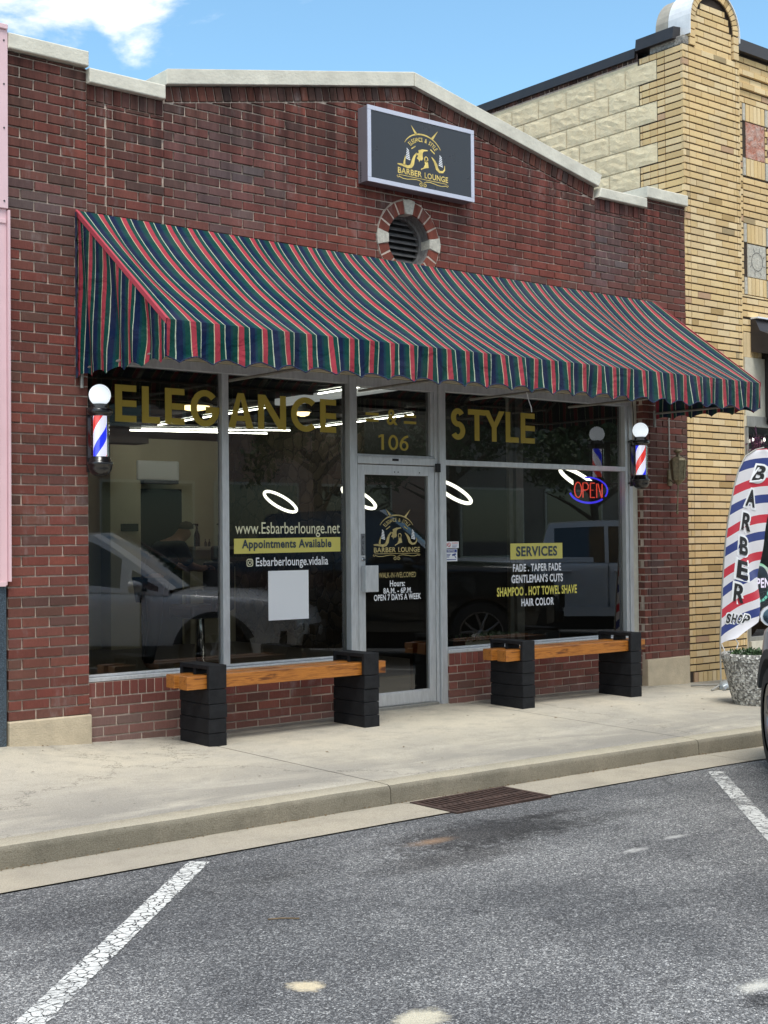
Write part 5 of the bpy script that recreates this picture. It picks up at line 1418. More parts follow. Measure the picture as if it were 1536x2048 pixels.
# pastel neon ring
t=thing('round_neon_sign','round pastel neon OPEN sign in the yellow building window','neon sign',(9.0,.33,.9))
mb=MB(); mb.tube([(9.0+.205*math.cos(R(a)),.33,.893+.205*math.sin(R(a))) for a in range(0,360,10)],.014,8,0,True)
def pastel():
    m,nt,o=nmat('neon_pastel_ring'); n=N(nt)
    g=n('ShaderNodeSeparateXYZ',{0:n.pos()}); f=n('ShaderNodeMapRange',{0:g.outputs[2],1:.68,2:1.1}).outputs[0]
    c=n.ramp(f,[(0,(.25,.85,.65)),(.4,(.15,.75,.75)),(.65,(.9,.45,.65)),(1,(.4,.9,.6))])
    nt.links.new(n('ShaderNodeEmission',{'Color':c,'Strength':.75}).outputs[0],o.inputs[0]); return m
part('ring',mb,pastel(),t)
mb=MB(); text(mb,'OPEN',8.82,.835,9.18,.945,front(.322),0,.05); part('lettering',mb,'neonw',t)
# string lights and purple flowers at the lintel
t=thing('string_lights','string of small clear bulbs hanging from the next shop lintel','string lights',(8.7,.05,2.55))
mb=MB(); mb.tube([(8.47,.03,2.58),(8.56,.03,2.53),(8.70,.03,2.50),(8.86,.03,2.56),(9.1,.03,2.50)],.003,5)
for x in (8.50,8.70,8.92): mb.tube([(x,.03,2.53),(x,.03,2.49)],.009,6)
part('cable',mb,'dark',t)
for x in (8.50,8.70,8.92):
    mb=MB(); mb.lathe((x,.03,2.462),[(.002,-.022),(.011,-.012),(.012,.0),(.006,.02)],10); part('bulb',mb,'bulb',t)
mb=MB()
for k in range(520):
    f=random.random(); c=Vector((8.44+.16*f+random.gauss(0,.045),-.04+random.gauss(0,.04),2.46-.30*f+random.gauss(0,.035)))
    a=random.uniform(0,6.28); e=random.uniform(-1.2,1.2); d=Vector((math.cos(a)*math.cos(e),math.sin(a)*math.cos(e),math.sin(e)))*random.uniform(.015,.035)
    s_=d.cross(Vector((.3,.5,.8))).normalized()*.010
    mb.add([c,c+d*.5+s_,c+d,c+d*.5-s_],[(0,1,2,3)],1 if random.random()<.22 else 0)
mb.tube([(8.46,-.03,2.60),(8.47,-.04,2.40)],.004,5,0)
obj('hanging_flowers',mb,['pleaf','pinkfl'],label='hanging dark purple vine with pink flowers above the flag top',cat='plant',recalc=False)
# ================================================================== PINK BUILDING (left edge)
pk=thing('pink_building','pink metal clad building at the left edge with dark granite base','building',(-3,0,0))
mb=MB(); mb.box(-6,-.035,3.70,-.006,9,4.925); mb.box(-6,-.05,4.925,-.010,.3,4.96); part('upper_panel',mb,'pink',pk,bevel=.004)
mb=MB(); mb.box(-6,-.018,1.135,-.014,.3,3.698)
for k in range(30): x=-.075-k*.09; mb.box(x-.012,-.024,1.135,x+.004,-.018,3.60)
mb.box(-6,-.026,3.60,-.018,-.0185,3.63); mb.box(-.012,-.045,1.16,.004,.0-.003,3.69); mb.box(-6,-.032,1.128,-.03,-.019,1.160)
part('lower_panel',mb,'pink',pk,bevel=.002)
mb=MB(); mb.box(-6,-.010,-.2,-.022,.3,1.127); part('granite_base',mb,'granite',pk)
mb=MB(); mb.box(-6,.3,-.2,-.02,9,3.6); part('masonry_shell',mb,'stucco',pk)
for z in (4.85,4.55,4.25,3.75):
    mb=MB(); mb.lathe((-.035,-.036,z),[(.007,.002),(.006,-.003)],8,0,'y'); part('screw',mb,'plastic',pk)
# ================================================================== FEATHER FLAG
YF=-.55
t=thing('feather_flag','tall red white and blue BARBER SHOP feather flag beside the yellow brick','flag',(7.10,YF,-.06))
left=[(7.103,.365),(7.122,.62),(7.147,.891),(7.178,1.15),(7.213,1.382),(7.255,1.57),(7.302,1.727),(7.365,1.92),(7.440,2.077),(7.559,2.221),(7.727,2.290)]
right=[(7.30,.42),(7.60,.56),(7.698,.82),(7.715,1.025),(7.765,1.25),(7.810,1.478),(7.87,1.74),(7.925,1.987),(7.985,2.12),(7.99,2.25),(7.86,2.305)]
mb=MB(); vs=[];uv=[];nu=16;nvv=60
def resample(P,n):
    L=[0]
    for a,b in zip(P,P[1:]): L.append(L[-1]+math.hypot(b[0]-a[0],b[1]-a[1]))
    out=[]
    for k in range(n+1):
        s_=L[-1]*k/n
        for i in range(len(P)-1):
            if s_<=L[i+1]+1e-9:
                q=(s_-L[i])/(L[i+1]-L[i]); out.append((lerp(P[i][0],P[i+1][0],q),lerp(P[i][1],P[i+1][1],q))); break
    return out
Lp=resample(left,nvv); Rp=resample(right,nvv)
def flagpt(u,v):
    j=min(nvv-1,int(v*nvv)); f=v*nvv-j
    a=(lerp(Lp[j][0],Lp[j+1][0],f),lerp(Lp[j][1],Lp[j+1][1],f)); b=(lerp(Rp[j][0],Rp[j+1][0],f),lerp(Rp[j][1],Rp[j+1][1],f))
    x=lerp(a[0],b[0],u); z=lerp(a[1],b[1],u)
    y=YF+.035*math.sin(v*9+u*4)*u+.02*math.sin(u*7+v*21)*u*(1-v*.5)-.05*u
    return x,y,z
for j in range(nvv+1):
    for i in range(nu+1):
        p=flagpt(i/nu,j/nvv); vs.append(p); uv.append(((p[0]-7.1),p[2]+.10))
mb.add(vs,[(j*(nu+1)+i,j*(nu+1)+i+1,(j+1)*(nu+1)+i+1,(j+1)*(nu+1)+i) for j in range(nvv) for i in range(nu)],0,uvs=uv,smooth=True)
bn=part('banner',mb,'flag',t,recalc=False)
mbw=MB(); mbk=MB()
def flagletter(ch,cu,cv,hu,hv,tilt=.0):
    for m_,bold,off,mi in ((mbw,.13,.004,0),(mbk,.035,.008,0)):
        vs_,fs_=text_raw(ch,bold); v0_,_=text_raw(ch,.035)
        xs=[p[0] for p in v0_]; ys_=[p[1] for p in v0_]; mx,my=(min(xs)+max(xs))/2,(min(ys_)+max(ys_))/2
        q=[]
        for (a,b) in vs_:
            uu=(a-mx)/(max(xs)-min(xs))*hu; vv=(b-my)/(max(ys_)-min(ys_))*hv
            x,y,z=flagpt(min(1,max(0,cu+uu)),min(1,max(0,cv+vv+tilt*uu))); q.append((x,y-off,z))
        m_.add(q,fs_,mi)
for ch,u,v in (('B',.56,.83),('A',.50,.705),('R',.48,.59),('B',.46,.475),('E',.44,.365),('R',.42,.255)): flagletter(ch,u,v,.27,.082)
for i,ch in enumerate('SHOP'): flagletter(ch,.22+.165*i,.125+.006*i,.13,.05)
part('letter_outline',mbw,'white',t,recalc=False); part('lettering',mbk,'dark',t,recalc=False)
mb=MB(); mb.tube([(7.10,YF,-.06),(7.10,YF,.35)]+[(a-.006,YF,b) for a,b in left]+[(7.86,YF,2.315)],.008,8); part('pole',mb,'pvc',t)
mb=MB()
for a in (20,110,200,290): mb.tube([(7.10,YF,-.03),(7.10+.30*math.cos(R(a)),YF+.30*math.sin(R(a)),-.055)],.010,6)
part('base',mb,'pvc',t)
mb=MB(); mb.tube([(7.11,YF-.01,.36),(7.14,YF-.02,.30),(7.12,YF-.01,.27)],.006,5); mb.tube([(7.30,YF-.02,.42),(7.36,YF-.02,.36),(7.33,YF-.02,.30)],.006,5); part('tie_cord',mb,'white',t)
# silver weight bag
mb=MB(); rings=[]; n=16
P=[(7.02,-.62,.02,.028),(7.05,-.61,.05,.04),(7.10,-.60,.075,.045),(7.17,-.59,.085,.05),(7.24,-.58,.055,.035),(7.32,-.55,.085,.05),(7.42,-.52,.095,.055),(7.50,-.50,.09,.05),(7.58,-.48,.03,.02)]
for (x,y,w_,h_) in P: rings.append([(x+.01*math.sin(k*3+x*40),y+w_*math.cos(2*math.pi*k/n)*1.1,-.083+h_+h_*math.sin(2*math.pi*k/n)) for k in range(n)])
mb.ringloft(rings); o=obj('weight_bag',mb,'silverbag',label='silver vinyl weight bag lying on the sidewalk at the flag foot',cat='bag')
sb=o.modifiers.new('s','SUBSURF'); sb.levels=1; sb.render_levels=1
mb=MB(); mb.tube([(6.97,-.68,-.062),(7.10,-.63,-.03)],.016,10); part('spout',mb,simple('grey_tube',(.3,.31,.32),.4,metal=.4),o)
# ================================================================== PLANTER
px_,py_,pz=6.32,-1.50,-.115
t=thing('planter','large round exposed aggregate concrete planter by the kerb','planter',(px_,py_,pz))
mb=MB(); mb.lathe((px_,py_,pz),[(.165,0),(.175,.01),(.215,.15),(.255,.32),(.275,.42),(.290,.455),(.292,.49),(.282,.50),(.255,.498),(.245,.45),(.235,.40)],40); part('pot',mb,'aggregate',t)
mb=MB(); mb.lathe((px_,py_,pz+.41),[(.24,0),(.22,.02),(.001,.03)],24); part('soil',mb,'soil',t)
mb=MB()
for k in range(900):
    a=random.uniform(0,6.28); r_=.22*math.sqrt(random.random()); c=Vector((px_+r_*math.cos(a),py_+r_*math.sin(a),pz+.43+random.uniform(0,.10)*(1-r_)))
    a=random.uniform(0,6.28); e=random.uniform(-.3,1.3); d=Vector((math.cos(a)*math.cos(e),math.sin(a)*math.cos(e),math.sin(e)))*random.uniform(.02,.045)
    s_=d.cross(Vector((.2,.3,.9))).normalized()*.011
    mb.add([c,c+d*.5+s_,c+d,c+d*.5-s_],[(0,1,2,3)])
for k in range(14):
    a=random.uniform(0,6.28); mb.tube([(px_,py_,pz+.43),(px_+.12*math.cos(a),py_+.12*math.sin(a),pz+.48),(px_+.2*math.cos(a+.2),py_+.2*math.sin(a+.2),pz+.5)],.004,4)
obj('potted_plant',mb,'leaf',label='low green leafy plant growing in the round concrete planter',cat='plant',recalc=False)
# ================================================================== VEHICLES
def vehicle(name,label,cat,loc,heading,paint,P):
    """local frame: x forward, y left, z up; origin on the ground below the front axle"""
    t=thing(name,label,cat,loc,rot=heading)
    WB=P['wb']; hw=P['hw']; rw=P['rw']; xf=P['front']; xr=-WB-P['rear']
    ra=rw+.045
    def zb(x):
        z=P['sill']
        for xc in (0,-WB):
            d=abs(x-xc)
            if d<ra: z=max(z,rw+math.sqrt(ra*ra-d*d)*.98)
        if x>xf-.25: z=max(z,P['sill']+(x-(xf-.25))*.25)
        return z
    zt=lambda x: interp(x,P['belt'])
    def w(x):
        k=1
        if x>xf-.7: q=(x-(xf-.7))/.7; k=1-.22*q*q
        if x<xr+.5: q=((xr+.5)-x)/.5; k=1-.10*q*q
        return hw*k
    xs=sorted(set([round(v_,4) for v_ in fr(xr,xf,.08)]+[round(xc+ra*math.cos(R(a)),4) for xc in (0,-WB) for a in range(0,181,10)]))
    nv=9; mb=MB()
    prof=lambda v_:1-.045*(2*v_-.75)**2 if v_<.95 else .92
    for sgn in (1,-1):
        vs=[]
        for x in xs:
            a=zb(x); b=zt(x)
            for k in range(nv+1):
                v_=k/nv; zz=lerp(a,b,v_); hf=(zz-P['sill'])/(b-P['sill']+1e-6)
                vs.append((x,sgn*w(x)*(1-.05*(1.6*hf-.8)**2-(.035 if k==nv else 0)),zz-(.0 if k<nv else .0)))
        mb.add(vs,[(i*(nv+1)+k,(i+1)*(nv+1)+k,(i+1)*(nv+1)+k+1,i*(nv+1)+k+1) for i in range(len(xs)-1) for k in range(nv)],0,smooth=True)
    # top surface with crown, nose and tail
    vs=[];nn=10
    for x in xs:
        e=w(x)*.915
        for k in range(nn+1):
            y=lerp(-e,e,k/nn); vs.append((x,y,zt(x)+.05*(1-(y/e)**2)))
    mb.add(vs,[(i*(nn+1)+k,(i+1)*(nn+1)+k,(i+1)*(nn+1)+k+1,i*(nn+1)+k+1) for i in range(len(xs)-1) for k in range(nn)],0,smooth=True)
    for x,s_ in ((xs[-1],1),(xs[0],-1)):
        vs=[]
        for j in range(7):
            z=lerp(zb(x),zt(x),j/6)
            for k in range(nn+1):
                y=lerp(-1,1,k/nn); vs.append((x+s_*.16*(1-y*y)*math.sin(math.pi*(.25+.6*j/6)),y*w(x)*(1-.05*(1.6*j/6-.8)**2-(.035 if j==6 else 0)),z+(.05*(1-y*y) if j==6 else 0)))
        mb.add(vs,[(j*(nn+1)+k,j*(nn+1)+k+1,(j+1)*(nn+1)+k+1,(j+1)*(nn+1)+k) for j in range(6) for k in range(nn)],0,smooth=True)
    body=lpart('body',mb,paint,t)
    # lower cladding and wheel arch trims
    mb=MB()
    for sgn in (1,-1):
        for xc in (0,-WB):
            for k in range(20):
                a0,a1=R(24+168*k/20),R(24+168*(k+1)/20)
                q=[]
                for a in (a0,a1):
                    for rr,yy in ((ra-.012,w(xc)*1.0-.05),(ra-.012,w(xc)*1.0+.006),(ra+P['trim'],w(xc)*1.0+.006),(ra+P['trim']+.01,w(xc)-.03)):
                        q.append((xc+rr*math.cos(a),sgn*yy,rw+rr*math.sin(a)))
                mb.add(q,[(0,1,5,4),(1,2,6,5),(2,3,7,6)],0,smooth=False)
        mb.box(-WB+ra,sgn*hw-(.03 if sgn>0 else -.01),P['sill']-.04,-ra,sgn*hw+(.01 if sgn>0 else -.03)*1,P['sill']+.10)
    lpart('arch_trim',mb,'plastic' if P['trim']>.02 else paint,t)
    mb=MB(); mb.box(xr+.15,-hw+.12,.22,xf-.1,hw-.12,P['sill']+.25)
    for xc in (0,-WB):
        for sgn in (1,-1): mb.box(xc-ra,(hw-.45) if sgn>0 else -(hw-.12)*1,.3,xc+ra,(hw-.30) if sgn>0 else -(hw-.45),rw+ra*.9)
    lpart('underbody',mb,'dark',t)
    # greenhouse
    gx0,gx1=P['gx']  # rear, front (windshield base)
    zr=P['roof']; xw=P['wtop']; xrr=P['rtop']
    def top(x):
        if x>xw: return lerp(zr,zt(gx1)+.04,((x-xw)/(gx1-xw))**1.15)
        if x<xrr: return lerp(zr-.05,zt(gx0)+.04,((xrr-x)/(xrr-gx0)))
        q=(x-xrr)/(xw-xrr); return zr-.05*(1-q)**2-.02*q*q
    gxs=fr(gx0,gx1,.06); body_m=MB(); glass=MB(); ws=MB(); rows=8
    pil=P['pillars']
    for sgn in (1,-1):
        for i in range(len(gxs)-1):
            for k in range(rows):
                q=[]
                for x,kk in ((gxs[i],k),(gxs[i+1],k),(gxs[i+1],k+1),(gxs[i],k+1)):
                    a=zt(x)-.02; b=max(a+.01,top(x)); v_=kk/rows; hh=(lerp(a,b,v_)-a)/(zr-a)
                    q.append((x,sgn*(w(x)*.955-.17*hh-.02*hh*hh),lerp(a,b,v_)))
                xm=(gxs[i]+gxs[i+1])/2; zm=(q[0][2]+q[2][2])/2
                g=(.8<k+1<rows-.4) and not any(a<xm<b for a,b in pil) and top(xm)-zm>.07 and zm-zt(xm)>.02 and gx0+.12<xm<gx1-.12
                (glass if g else body_m).add(q,[(0,1,2,3)],0,smooth=True)
    for i in range(len(gxs)-1):
        for k in range(8):
            q=[]
            for x,kk in ((gxs[i],k),(gxs[i+1],k),(gxs[i+1],k+1),(gxs[i],k+1)):
                a=zt(x)-.02; b=max(a+.01,top(x)); hh=(b-a)/(zr-a); e=w(x)*.955-.17*hh-.02*hh*hh; y=lerp(-e,e,kk/8)
                q.append((x+ (.07*(1-(y/e)**2) if x>xw else 0),y,b+.025*(1-(y/e)**2)))
            xm=(gxs[i]+gxs[i+1])/2
            g=(xm>xw+.02 or xm<xrr-.05) and 0<k<7
            (ws if g else body_m).add(q,[(0,1,2,3)],0,smooth=True)
    lpart('cabin',body_m,paint,t); lpart('side_window',glass,'cglass',t); lpart('windshield',ws,'cglass',t)
    # lights, grille, mirrors, handles
    for sgn in (1,-1):
        mb=MB(); mb.box(xf-.22,sgn*(w(xf)-.10)-.10,zt(xf)-.20,xf+.06,sgn*(w(xf)-.10)+.10,zt(xf)-.09); lpart('headlight',mb,'lens',t,bevel=.03)
        mb=MB(); mb.box(xr-.02,sgn*(w(xr)-.10)-.08,zt(xr)-.35,xr+.10,sgn*(w(xr)-.10)+.08,zt(xr)-.12); lpart('tail_light',mb,'red',t,bevel=.02)
        mx=P['mirror'][0]; mz=P['mirror'][1]
        mb=MB(); rings=[]
        for q,(dx,s_) in enumerate(((.09,.3),(.06,.75),(.0,1.0),(-.04,1.0))):
            rings.append([(mx+dx,sgn*(hw+.105)+.095*s_*math.cos(a)*1.0,mz+.070*s_*math.sin(a)) for a in [2*math.pi*k/16 for k in range(16)]])
        mb.ringloft(rings); mb.box(mx-.02,min(sgn*(hw-.06),sgn*(hw+.05)),mz-.06,mx+.05,max(sgn*(hw-.06),sgn*(hw+.05)),mz-.02)
        mi_=lpart('mirror',mb,paint,t)
        mb=MB(); mb.add([(mx-.045,sgn*(hw+.105)+.08*math.cos(a),mz+.057*math.sin(a)) for a in [2*math.pi*k/16 for k in range(16)]],[tuple(range(16))]); lpart('mirror_glass',mb,simple('mirror_glass',(.10,.15,.20),.08,metal=1),mi_)
        for hx in P['handles']:
            mb=MB(); mb.box(hx-.10,sgn*hw-.012+(0 if sgn>0 else -.03),P['hz'],hx+.10,sgn*hw+.03+(0 if sgn>0 else -.018),P['hz']+.035); lpart('door_handle',mb,paint,t,bevel=.01)
        mb=MB()
        for dx in P['doors']:
            mb.box(dx-.004,sgn*(hw*1.0)-.03,P['sill']+.1,dx+.004,sgn*hw*1.0+.0015 if sgn>0 else sgn*hw+.03,zt(dx)-.03) if sgn>0 else mb.box(dx-.004,-hw-.0015,P['sill']+.1,dx+.004,-hw+.03,zt(dx)-.03)
        lpart('door_gap',mb,'dark',t)
    mb=MB(); mb.box(xf+.06,-.45,zt(xf)-.36,xf+.15,.45,zt(xf)-.12); mb.box(xf+.02,-.6,P['sill']+.05,xf+.13,.6,P['sill']+.2); lpart('grille',mb,'dark',t,bevel=.02)
    # wheels
    for xc in (0,-WB):
        for sgn in (1,-1):
            yo=sgn*(hw+.004); S_=sgn
            mb=MB(); tw=.225
            pr=[(rw-.13,0),(rw-.045,-.004),(rw-.015,-.02),(rw,-.045),(rw,-tw+.045),(rw-.015,-tw+.02),(rw-.13,-tw)]
            mb.lathe((xc,yo,rw),[(a,S_*b) for a,b in pr],48,0,'y',cap=False)
            ty=lpart('wheel',mb,'tyre',t)
            mb=MB(); mb.lathe((xc,yo,rw),[(rw-.128,S_*-.012),(rw-.142,S_*-.012),(rw-.150,S_*-.06),(rw-.15,S_*-.20)],40,0,'y',cap=False)
            for k in range(5):
                a=2*math.pi*k/5+.3
                for da in (-.17,.17):
                    p0=Vector((xc,yo-S_*.035,rw)); c,s_=math.cos(a+da),math.sin(a+da); c0,s0=math.cos(a+da*.3),math.sin(a+da*.3)
                    mb.tube([p0+Vector((.05*c0,0,.05*s0)),p0+Vector(((rw-.15)*.55*c,S_*.01,(rw-.15)*.55*s_)),p0+Vector(((rw-.14)*math.cos(a+da*1.7),0,(rw-.14)*math.sin(a+da*1.7)))],[.024,.020,.015],6)
            mb.lathe((xc,yo-S_*.03,rw),[(.001,S_*.02),(.05,S_*.018),(.06,0)],20,0,'y')
            lpart('rim',mb,simple('alloy',(.30,.29,.29),.35,metal=.8),ty)
            mb=MB(); mb.lathe((xc,yo-S_*.09,rw),[(.001,0),(rw-.14,0)],30,0,'y',cap=False); lpart('brake_disc',mb,'dark',ty)
    return t
def carloc(x,y): return (x,y,zroad(x,y)+.002)
SUV=dict(wb=2.66,hw=.93,rw=.365,front=.86,rear=.92,sill=.36,trim=.05,belt=[(-3.7,1.02),(-3.3,1.08),(-2.2,1.08),(-.85,1.04),(-.6,1.02),(.2,.98),(.6,.92),(.86,.78)],roof=1.68,gx=(-3.45,-.50),wtop=-1.45,rtop=-3.05,pillars=[(-1.98,-1.90),(-2.92,-2.78),(-1.02,-.95)],mirror=(-.84,1.10),handles=(-1.75,-2.62),hz=.90,doors=(-.80,-1.95,-2.85))
H=R(45)
hd=Vector((math.cos(H),math.sin(H),0)); lf=Vector((-math.sin(H),math.cos(H),0))
c0=Vector((3.925,-3.365,0))-lf*.890
vehicle('parked_car','silver SUV parked nose to the kerb at the right edge','car',carloc(c0.x,c0.y),H,'silver',SUV)
PK=dict(wb=3.55,hw=.98,rw=.41,front=.92,rear=1.15,sill=.48,trim=.01,belt=[(-4.7,1.30),(-2.7,1.30),(-.95,1.28),(-.7,1.24),(.5,1.18),(.92,1.02)],roof=1.93,gx=(-2.95,-.55),wtop=-1.35,rtop=-2.80,pillars=[(-1.92,-1.84),(-1.02,-.92),(-2.82,-2.70)],mirror=(-.95,1.32),handles=(-1.70,-2.55),hz=1.12,doors=(-.80,-1.88,-2.78))
c1=c0+Vector((4.1,-.2,0)); BP=dict(PK); BP.update(belt=[(a,b+.05) for a,b in PK['belt']],roof=2.0)
vehicle('pickup_truck','black pickup parked between the silver car and the grey pickup, seen mirrored','pickup truck',carloc(c1.x,c1.y),H,'blackp',BP)
c2=c0+Vector((9.7,-.5,0))
vehicle('pickup_truck','grey crew cab pickup parked past the black pickup, seen mirrored in the glass','pickup truck',carloc(c2.x,c2.y),H,'greyp',PK)
# ================================================================== ACROSS THE STREET (seen in the reflections)
sheet('far_sidewalk',[-60,60],[-23,-18],lambda x,y:.06,'walk',kind='structure')
def facade(name,label,x0,x1,y,h,mat,wins):
    t=thing(name,label,'building',((x0+x1)/2,y,0))
    mb=MB(); mb.box(x0,y-9,-.7,x1,y,h); part('wall',mb,mat,t)
    mb=MB(); mb.box(x0-.1,y-.3,h,x1+.1,y+.12,h+.25); part('cornice',mb,'coping',t)
    for (a,b,c,d) in wins:
        mb=MB(); mb.box(a-.08,y+.002,b-.08,c+.08,y+.05,d+.08); f=part('window',mb,'creamboard',t)
        mb=MB(); mb.box(a,y+.052,b,c,y+.06,d); part('pane',mb,'cglass',f)
    return t
facade('brick_building','red brick two storey building across the street, seen mirrored',12.5,25,-24,8.5,'oppbrick',[(13.6+2.4*k,4.6,14.8+2.4*k,6.6) for k in range(5)]+[(13.4+3.6*k,.8,16.2+3.6*k,3.0) for k in range(3)])
facade('stucco_building','pale stucco building across the street, seen mirrored',25.2,44,-24,7.0,'stucco',[(26.5+4*k,.8,29.3+4*k,3.0) for k in range(4)])
facade('pale_building','long pale building across the street at the left, seen mirrored',-14,12.3,-24,6.0,'stucco',[(-12+3*k,3.4,-10.6+3*k,5.0) for k in range(8)])
def tree(x,y,h,r_,label,seed):
    rnd=random.Random(seed)
    t=thing('tree',label,'tree',(x,y,0),group='street trees across the road')
    mb=MB(); mb.tube([(x,y,-.1),(x+.05,y,h*.22),(x-.05,y+.05,h*.45),(x,y,h*.8)],[.17,.13,.10,.03],8)
    for k in range(9):
        a=rnd.uniform(0,6.28); z=h*rnd.uniform(.28,.6); l=r_*rnd.uniform(.5,.9); mb.tube([(x,y,z),(x+l*.5*math.cos(a),y+l*.5*math.sin(a),z+l*.35),(x+l*math.cos(a),y+l*math.sin(a),z+l*.6)],[.07,.045,.012],6)
    part('trunk',mb,'bark',t)
    mb=MB(); cl=[]
    for k in range(46):
        a=rnd.uniform(0,6.28); e=rnd.uniform(-.5,1.5); rr=r_*rnd.uniform(.45,1); cl.append((x+rr*math.cos(a)*math.cos(e),y+rr*math.sin(a)*math.cos(e),h*.62+rr*.95*math.sin(e),r_*rnd.uniform(.16,.32)))
    for (cx_,cy_,cz_,cr) in cl:
        for j in range(150):
            d=Vector((rnd.gauss(0,1),rnd.gauss(0,1),rnd.gauss(0,1))); d.normalize(); c=Vector((cx_,cy_,cz_))+d*cr*rnd.uniform(.5,1.1)
            u=Vector((rnd.gauss(0,1),rnd.gauss(0,1),rnd.gauss(0,1))).normalized()*.09; v_=d.cross(u).normalized()*.05
            mb.add([c-u,c+v_,c+u,c-v_],[(0,1,2,3)])
    part('crown',mb,'leaf2',t,recalc=False)
tree(15.5,-12.9-4.2,6.2,2.0,'leafy green street tree nearer the pickup, seen mirrored',3)
tree(20.5,-13.2-4.6,6.8,2.4,'broad leafy street tree before the pale stucco building',5)
tree(26.5,-14-4.2,6.4,2.2,'leafy green street tree farthest down the road',9)
# ================================================================== SMALL LITTER
mb=MB(); mb.tube([(-.705,-4.115,0),(-.66,-4.15,.004),(-.60,-4.19,0)],.003,5)
for i in range(len(mb.v)): mb.v[i]=(mb.v[i][0],mb.v[i][1],mb.v[i][2]+zroad(-.65,-4.15)+.004)
obj('twig',mb,'dryleaf',label='small dry twig lying alone on the asphalt',cat='twig')
mb=MB()
rnd=random.Random(4)
for k in range(60):
    x=rnd.uniform(-1.2,7); y=-rnd.random()**1.8*2.2+.0
    if y>-.05: y=-.06
    z=zwalk(x,y)+.003; a=rnd.uniform(0,6.28); l=rnd.uniform(.008,.02); u=Vector((math.cos(a),math.sin(a),0))*l; v_=Vector((-u.y,u.x,0))*.35
    c=Vector((x,y,z)); mb.add([c-u,c-v_+Up*.004,c+u+Up*.003,c+v_],[(0,1,2,3)])
for k in range(240):
    x=rnd.uniform(-1.4,5); y=-2.512-rnd.random()*.04; z=interp(x,ZG)+.004; l=rnd.uniform(.0015,.005); mb.box(x-l,y-l,z,x+l,y+l*.6,z+l*.8)
obj('leaf_litter',mb,'dryleaf',label='scattered dry leaf bits on the sidewalk and along the kerb',cat='litter',kind='stuff',recalc=False)
# ================================================================== WORLD, SUN, CAMERA
SUN_EL,SUN_AZ=66,208   # azimuth clockwise from +y
w=bpy.data.worlds.new('World'); S.world=w; w.use_nodes=True; nt=w.node_tree; nt.nodes.clear(); n=N(nt)
out=nt.nodes.new('ShaderNodeOutputWorld')
sky=n('ShaderNodeTexSky',sky_type='NISHITA',sun_disc=False,sun_elevation=R(SUN_EL),sun_rotation=R(SUN_AZ),altitude=50,air_density=1.0,dust_density=.6,ozone_density=2.5)
dirv=n('ShaderNodeTexCoord').outputs['Generated']; sx=n('ShaderNodeSeparateXYZ',{0:dirv})
cl=n.noise(5.5,8,.58,n('ShaderNodeMapping',{'Vector':dirv,'Scale':(1,1,2.2),'Location':(.3,1.2,.0)}).outputs[0],.35)
def dotm(d,w0,w1):
    v=Vector(d).normalized()
    dd=n('ShaderNodeVectorMath',{0:dirv,1:tuple(v)},operation='DOT_PRODUCT').outputs['Value']
    return n('ShaderNodeMapRange',{0:dd,1:w0,2:w1},interpolation_type='SMOOTHSTEP').outputs[0]
CLOUDS=[((.505,.86,.405),.9962,.9996,.31),((.43,.90,.397),.9975,.9998,.24),((.575,.82,.41),.9975,.9998,.28),((.62,.785,.41),.9988,.9999,.17),((.325,.945,.315),.9990,.99995,.22),((.37,.93,.30),.9995,.99995,.19)]
bias=None
for d,a,b,g in CLOUDS:
    m_=n.math('MULTIPLY',dotm(d,a,b),g); bias=m_ if bias is None else n.math('MAXIMUM',bias,m_)
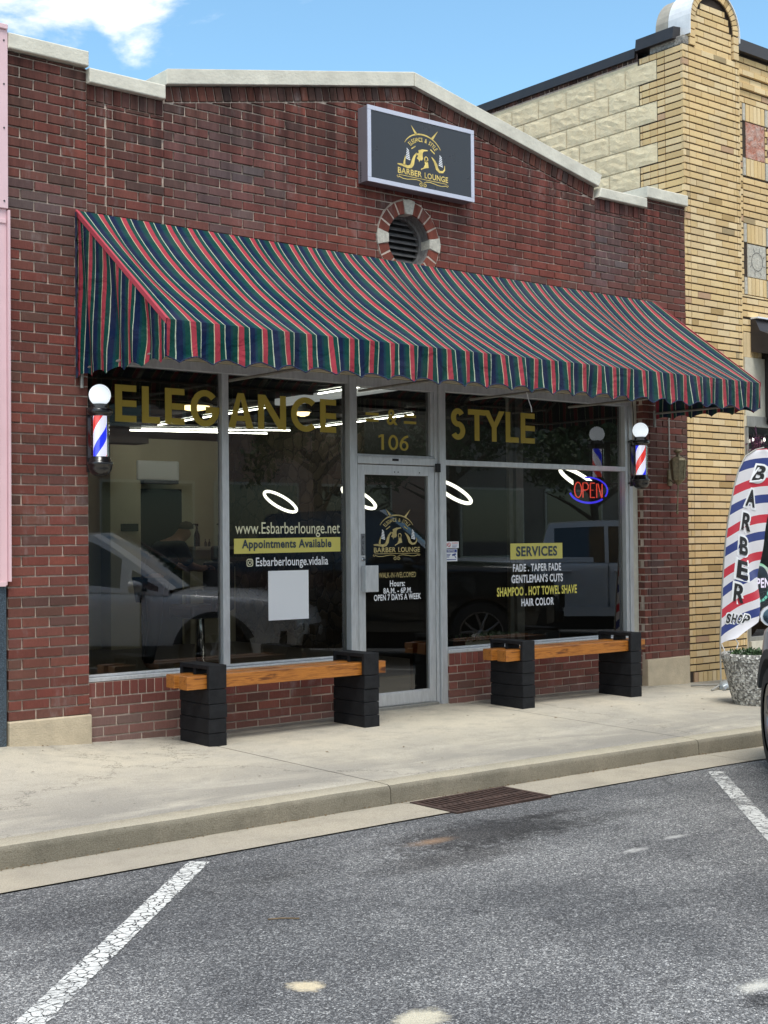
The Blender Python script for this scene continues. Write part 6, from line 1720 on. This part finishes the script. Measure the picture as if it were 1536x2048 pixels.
# behind the camera and overhead the sky is mostly clouded over
back=n('ShaderNodeMapRange',{0:sx.outputs[1],1:.25,2:-.35,3:0.0,4:.30}).outputs[0]
over=n('ShaderNodeMapRange',{0:sx.outputs[2],1:.55,2:.8,3:0.0,4:.28}).outputs[0]
bias=n.math('MAXIMUM',bias,n.math('MAXIMUM',back,over))
cov=n('ShaderNodeMapRange',{0:n.math('ADD',cl,bias),1:.70,2:.86},interpolation_type='SMOOTHSTEP').outputs[0]
cloudc=n.mix(n.noise(7,5,.6,dirv),(7.0,7.1,7.1,1),(12.0,11.8,11.4,1))
skyc=n.mix(1.0,sky.outputs[0],(1.42,1.72,1.60,1),'MULTIPLY')
col=n.mix(cov,skyc,cloudc)
bg=n('ShaderNodeBackground',{'Color':col,'Strength':.088})
nt.links.new(bg.outputs[0],out.inputs[0])
sl=bpy.data.lights.new('sun','SUN'); sl.energy=2.0; sl.angle=R(26); sl.color=(1,.965,.90)
so=bpy.data.objects.new('sun',sl); COL.objects.link(so)
az=R(SUN_AZ); el=R(SUN_EL); sd=Vector((math.sin(az)*math.cos(el),math.cos(az)*math.cos(el),math.sin(el)))
so.rotation_euler=sd.to_track_quat('Z','Y').to_euler()
cam=bpy.data.cameras.new('camera'); co=bpy.data.objects.new('camera',cam); COL.objects.link(co); S.camera=co
cam.sensor_fit='HORIZONTAL'; cam.sensor_width=36; cam.lens=63.7918; cam.clip_end=2000; cam.clip_start=.05
yaw,pitch,roll=.687065762,.0187089933,.00907274551
Fv=Vector((math.sin(yaw)*math.cos(pitch),math.cos(yaw)*math.cos(pitch),math.sin(pitch))); Rv=Vector((math.cos(yaw),-math.sin(yaw),0)); Dv=Fv.cross(Rv)
c_,s_=math.cos(roll),math.sin(roll); X_=Rv*c_+Dv*s_; D2=-Rv*s_+Dv*c_
co.matrix_world=Matrix.Translation((-3.89805,-8.78454,1.43706))@Matrix((( X_.x,-D2.x,-Fv.x),(X_.y,-D2.y,-Fv.y),(X_.z,-D2.z,-Fv.z))).to_4x4()
S.view_settings.view_transform='Standard'; S.view_settings.look='None'; S.view_settings.exposure=.80; S.view_settings.gamma=1
S.cycles.max_bounces=8; S.cycles.transparent_max_bounces=12; S.cycles.caustics_reflective=False; S.cycles.caustics_refractive=False
for m in list(bpy.data.meshes):
    if m.users==0: bpy.data.meshes.remove(m)
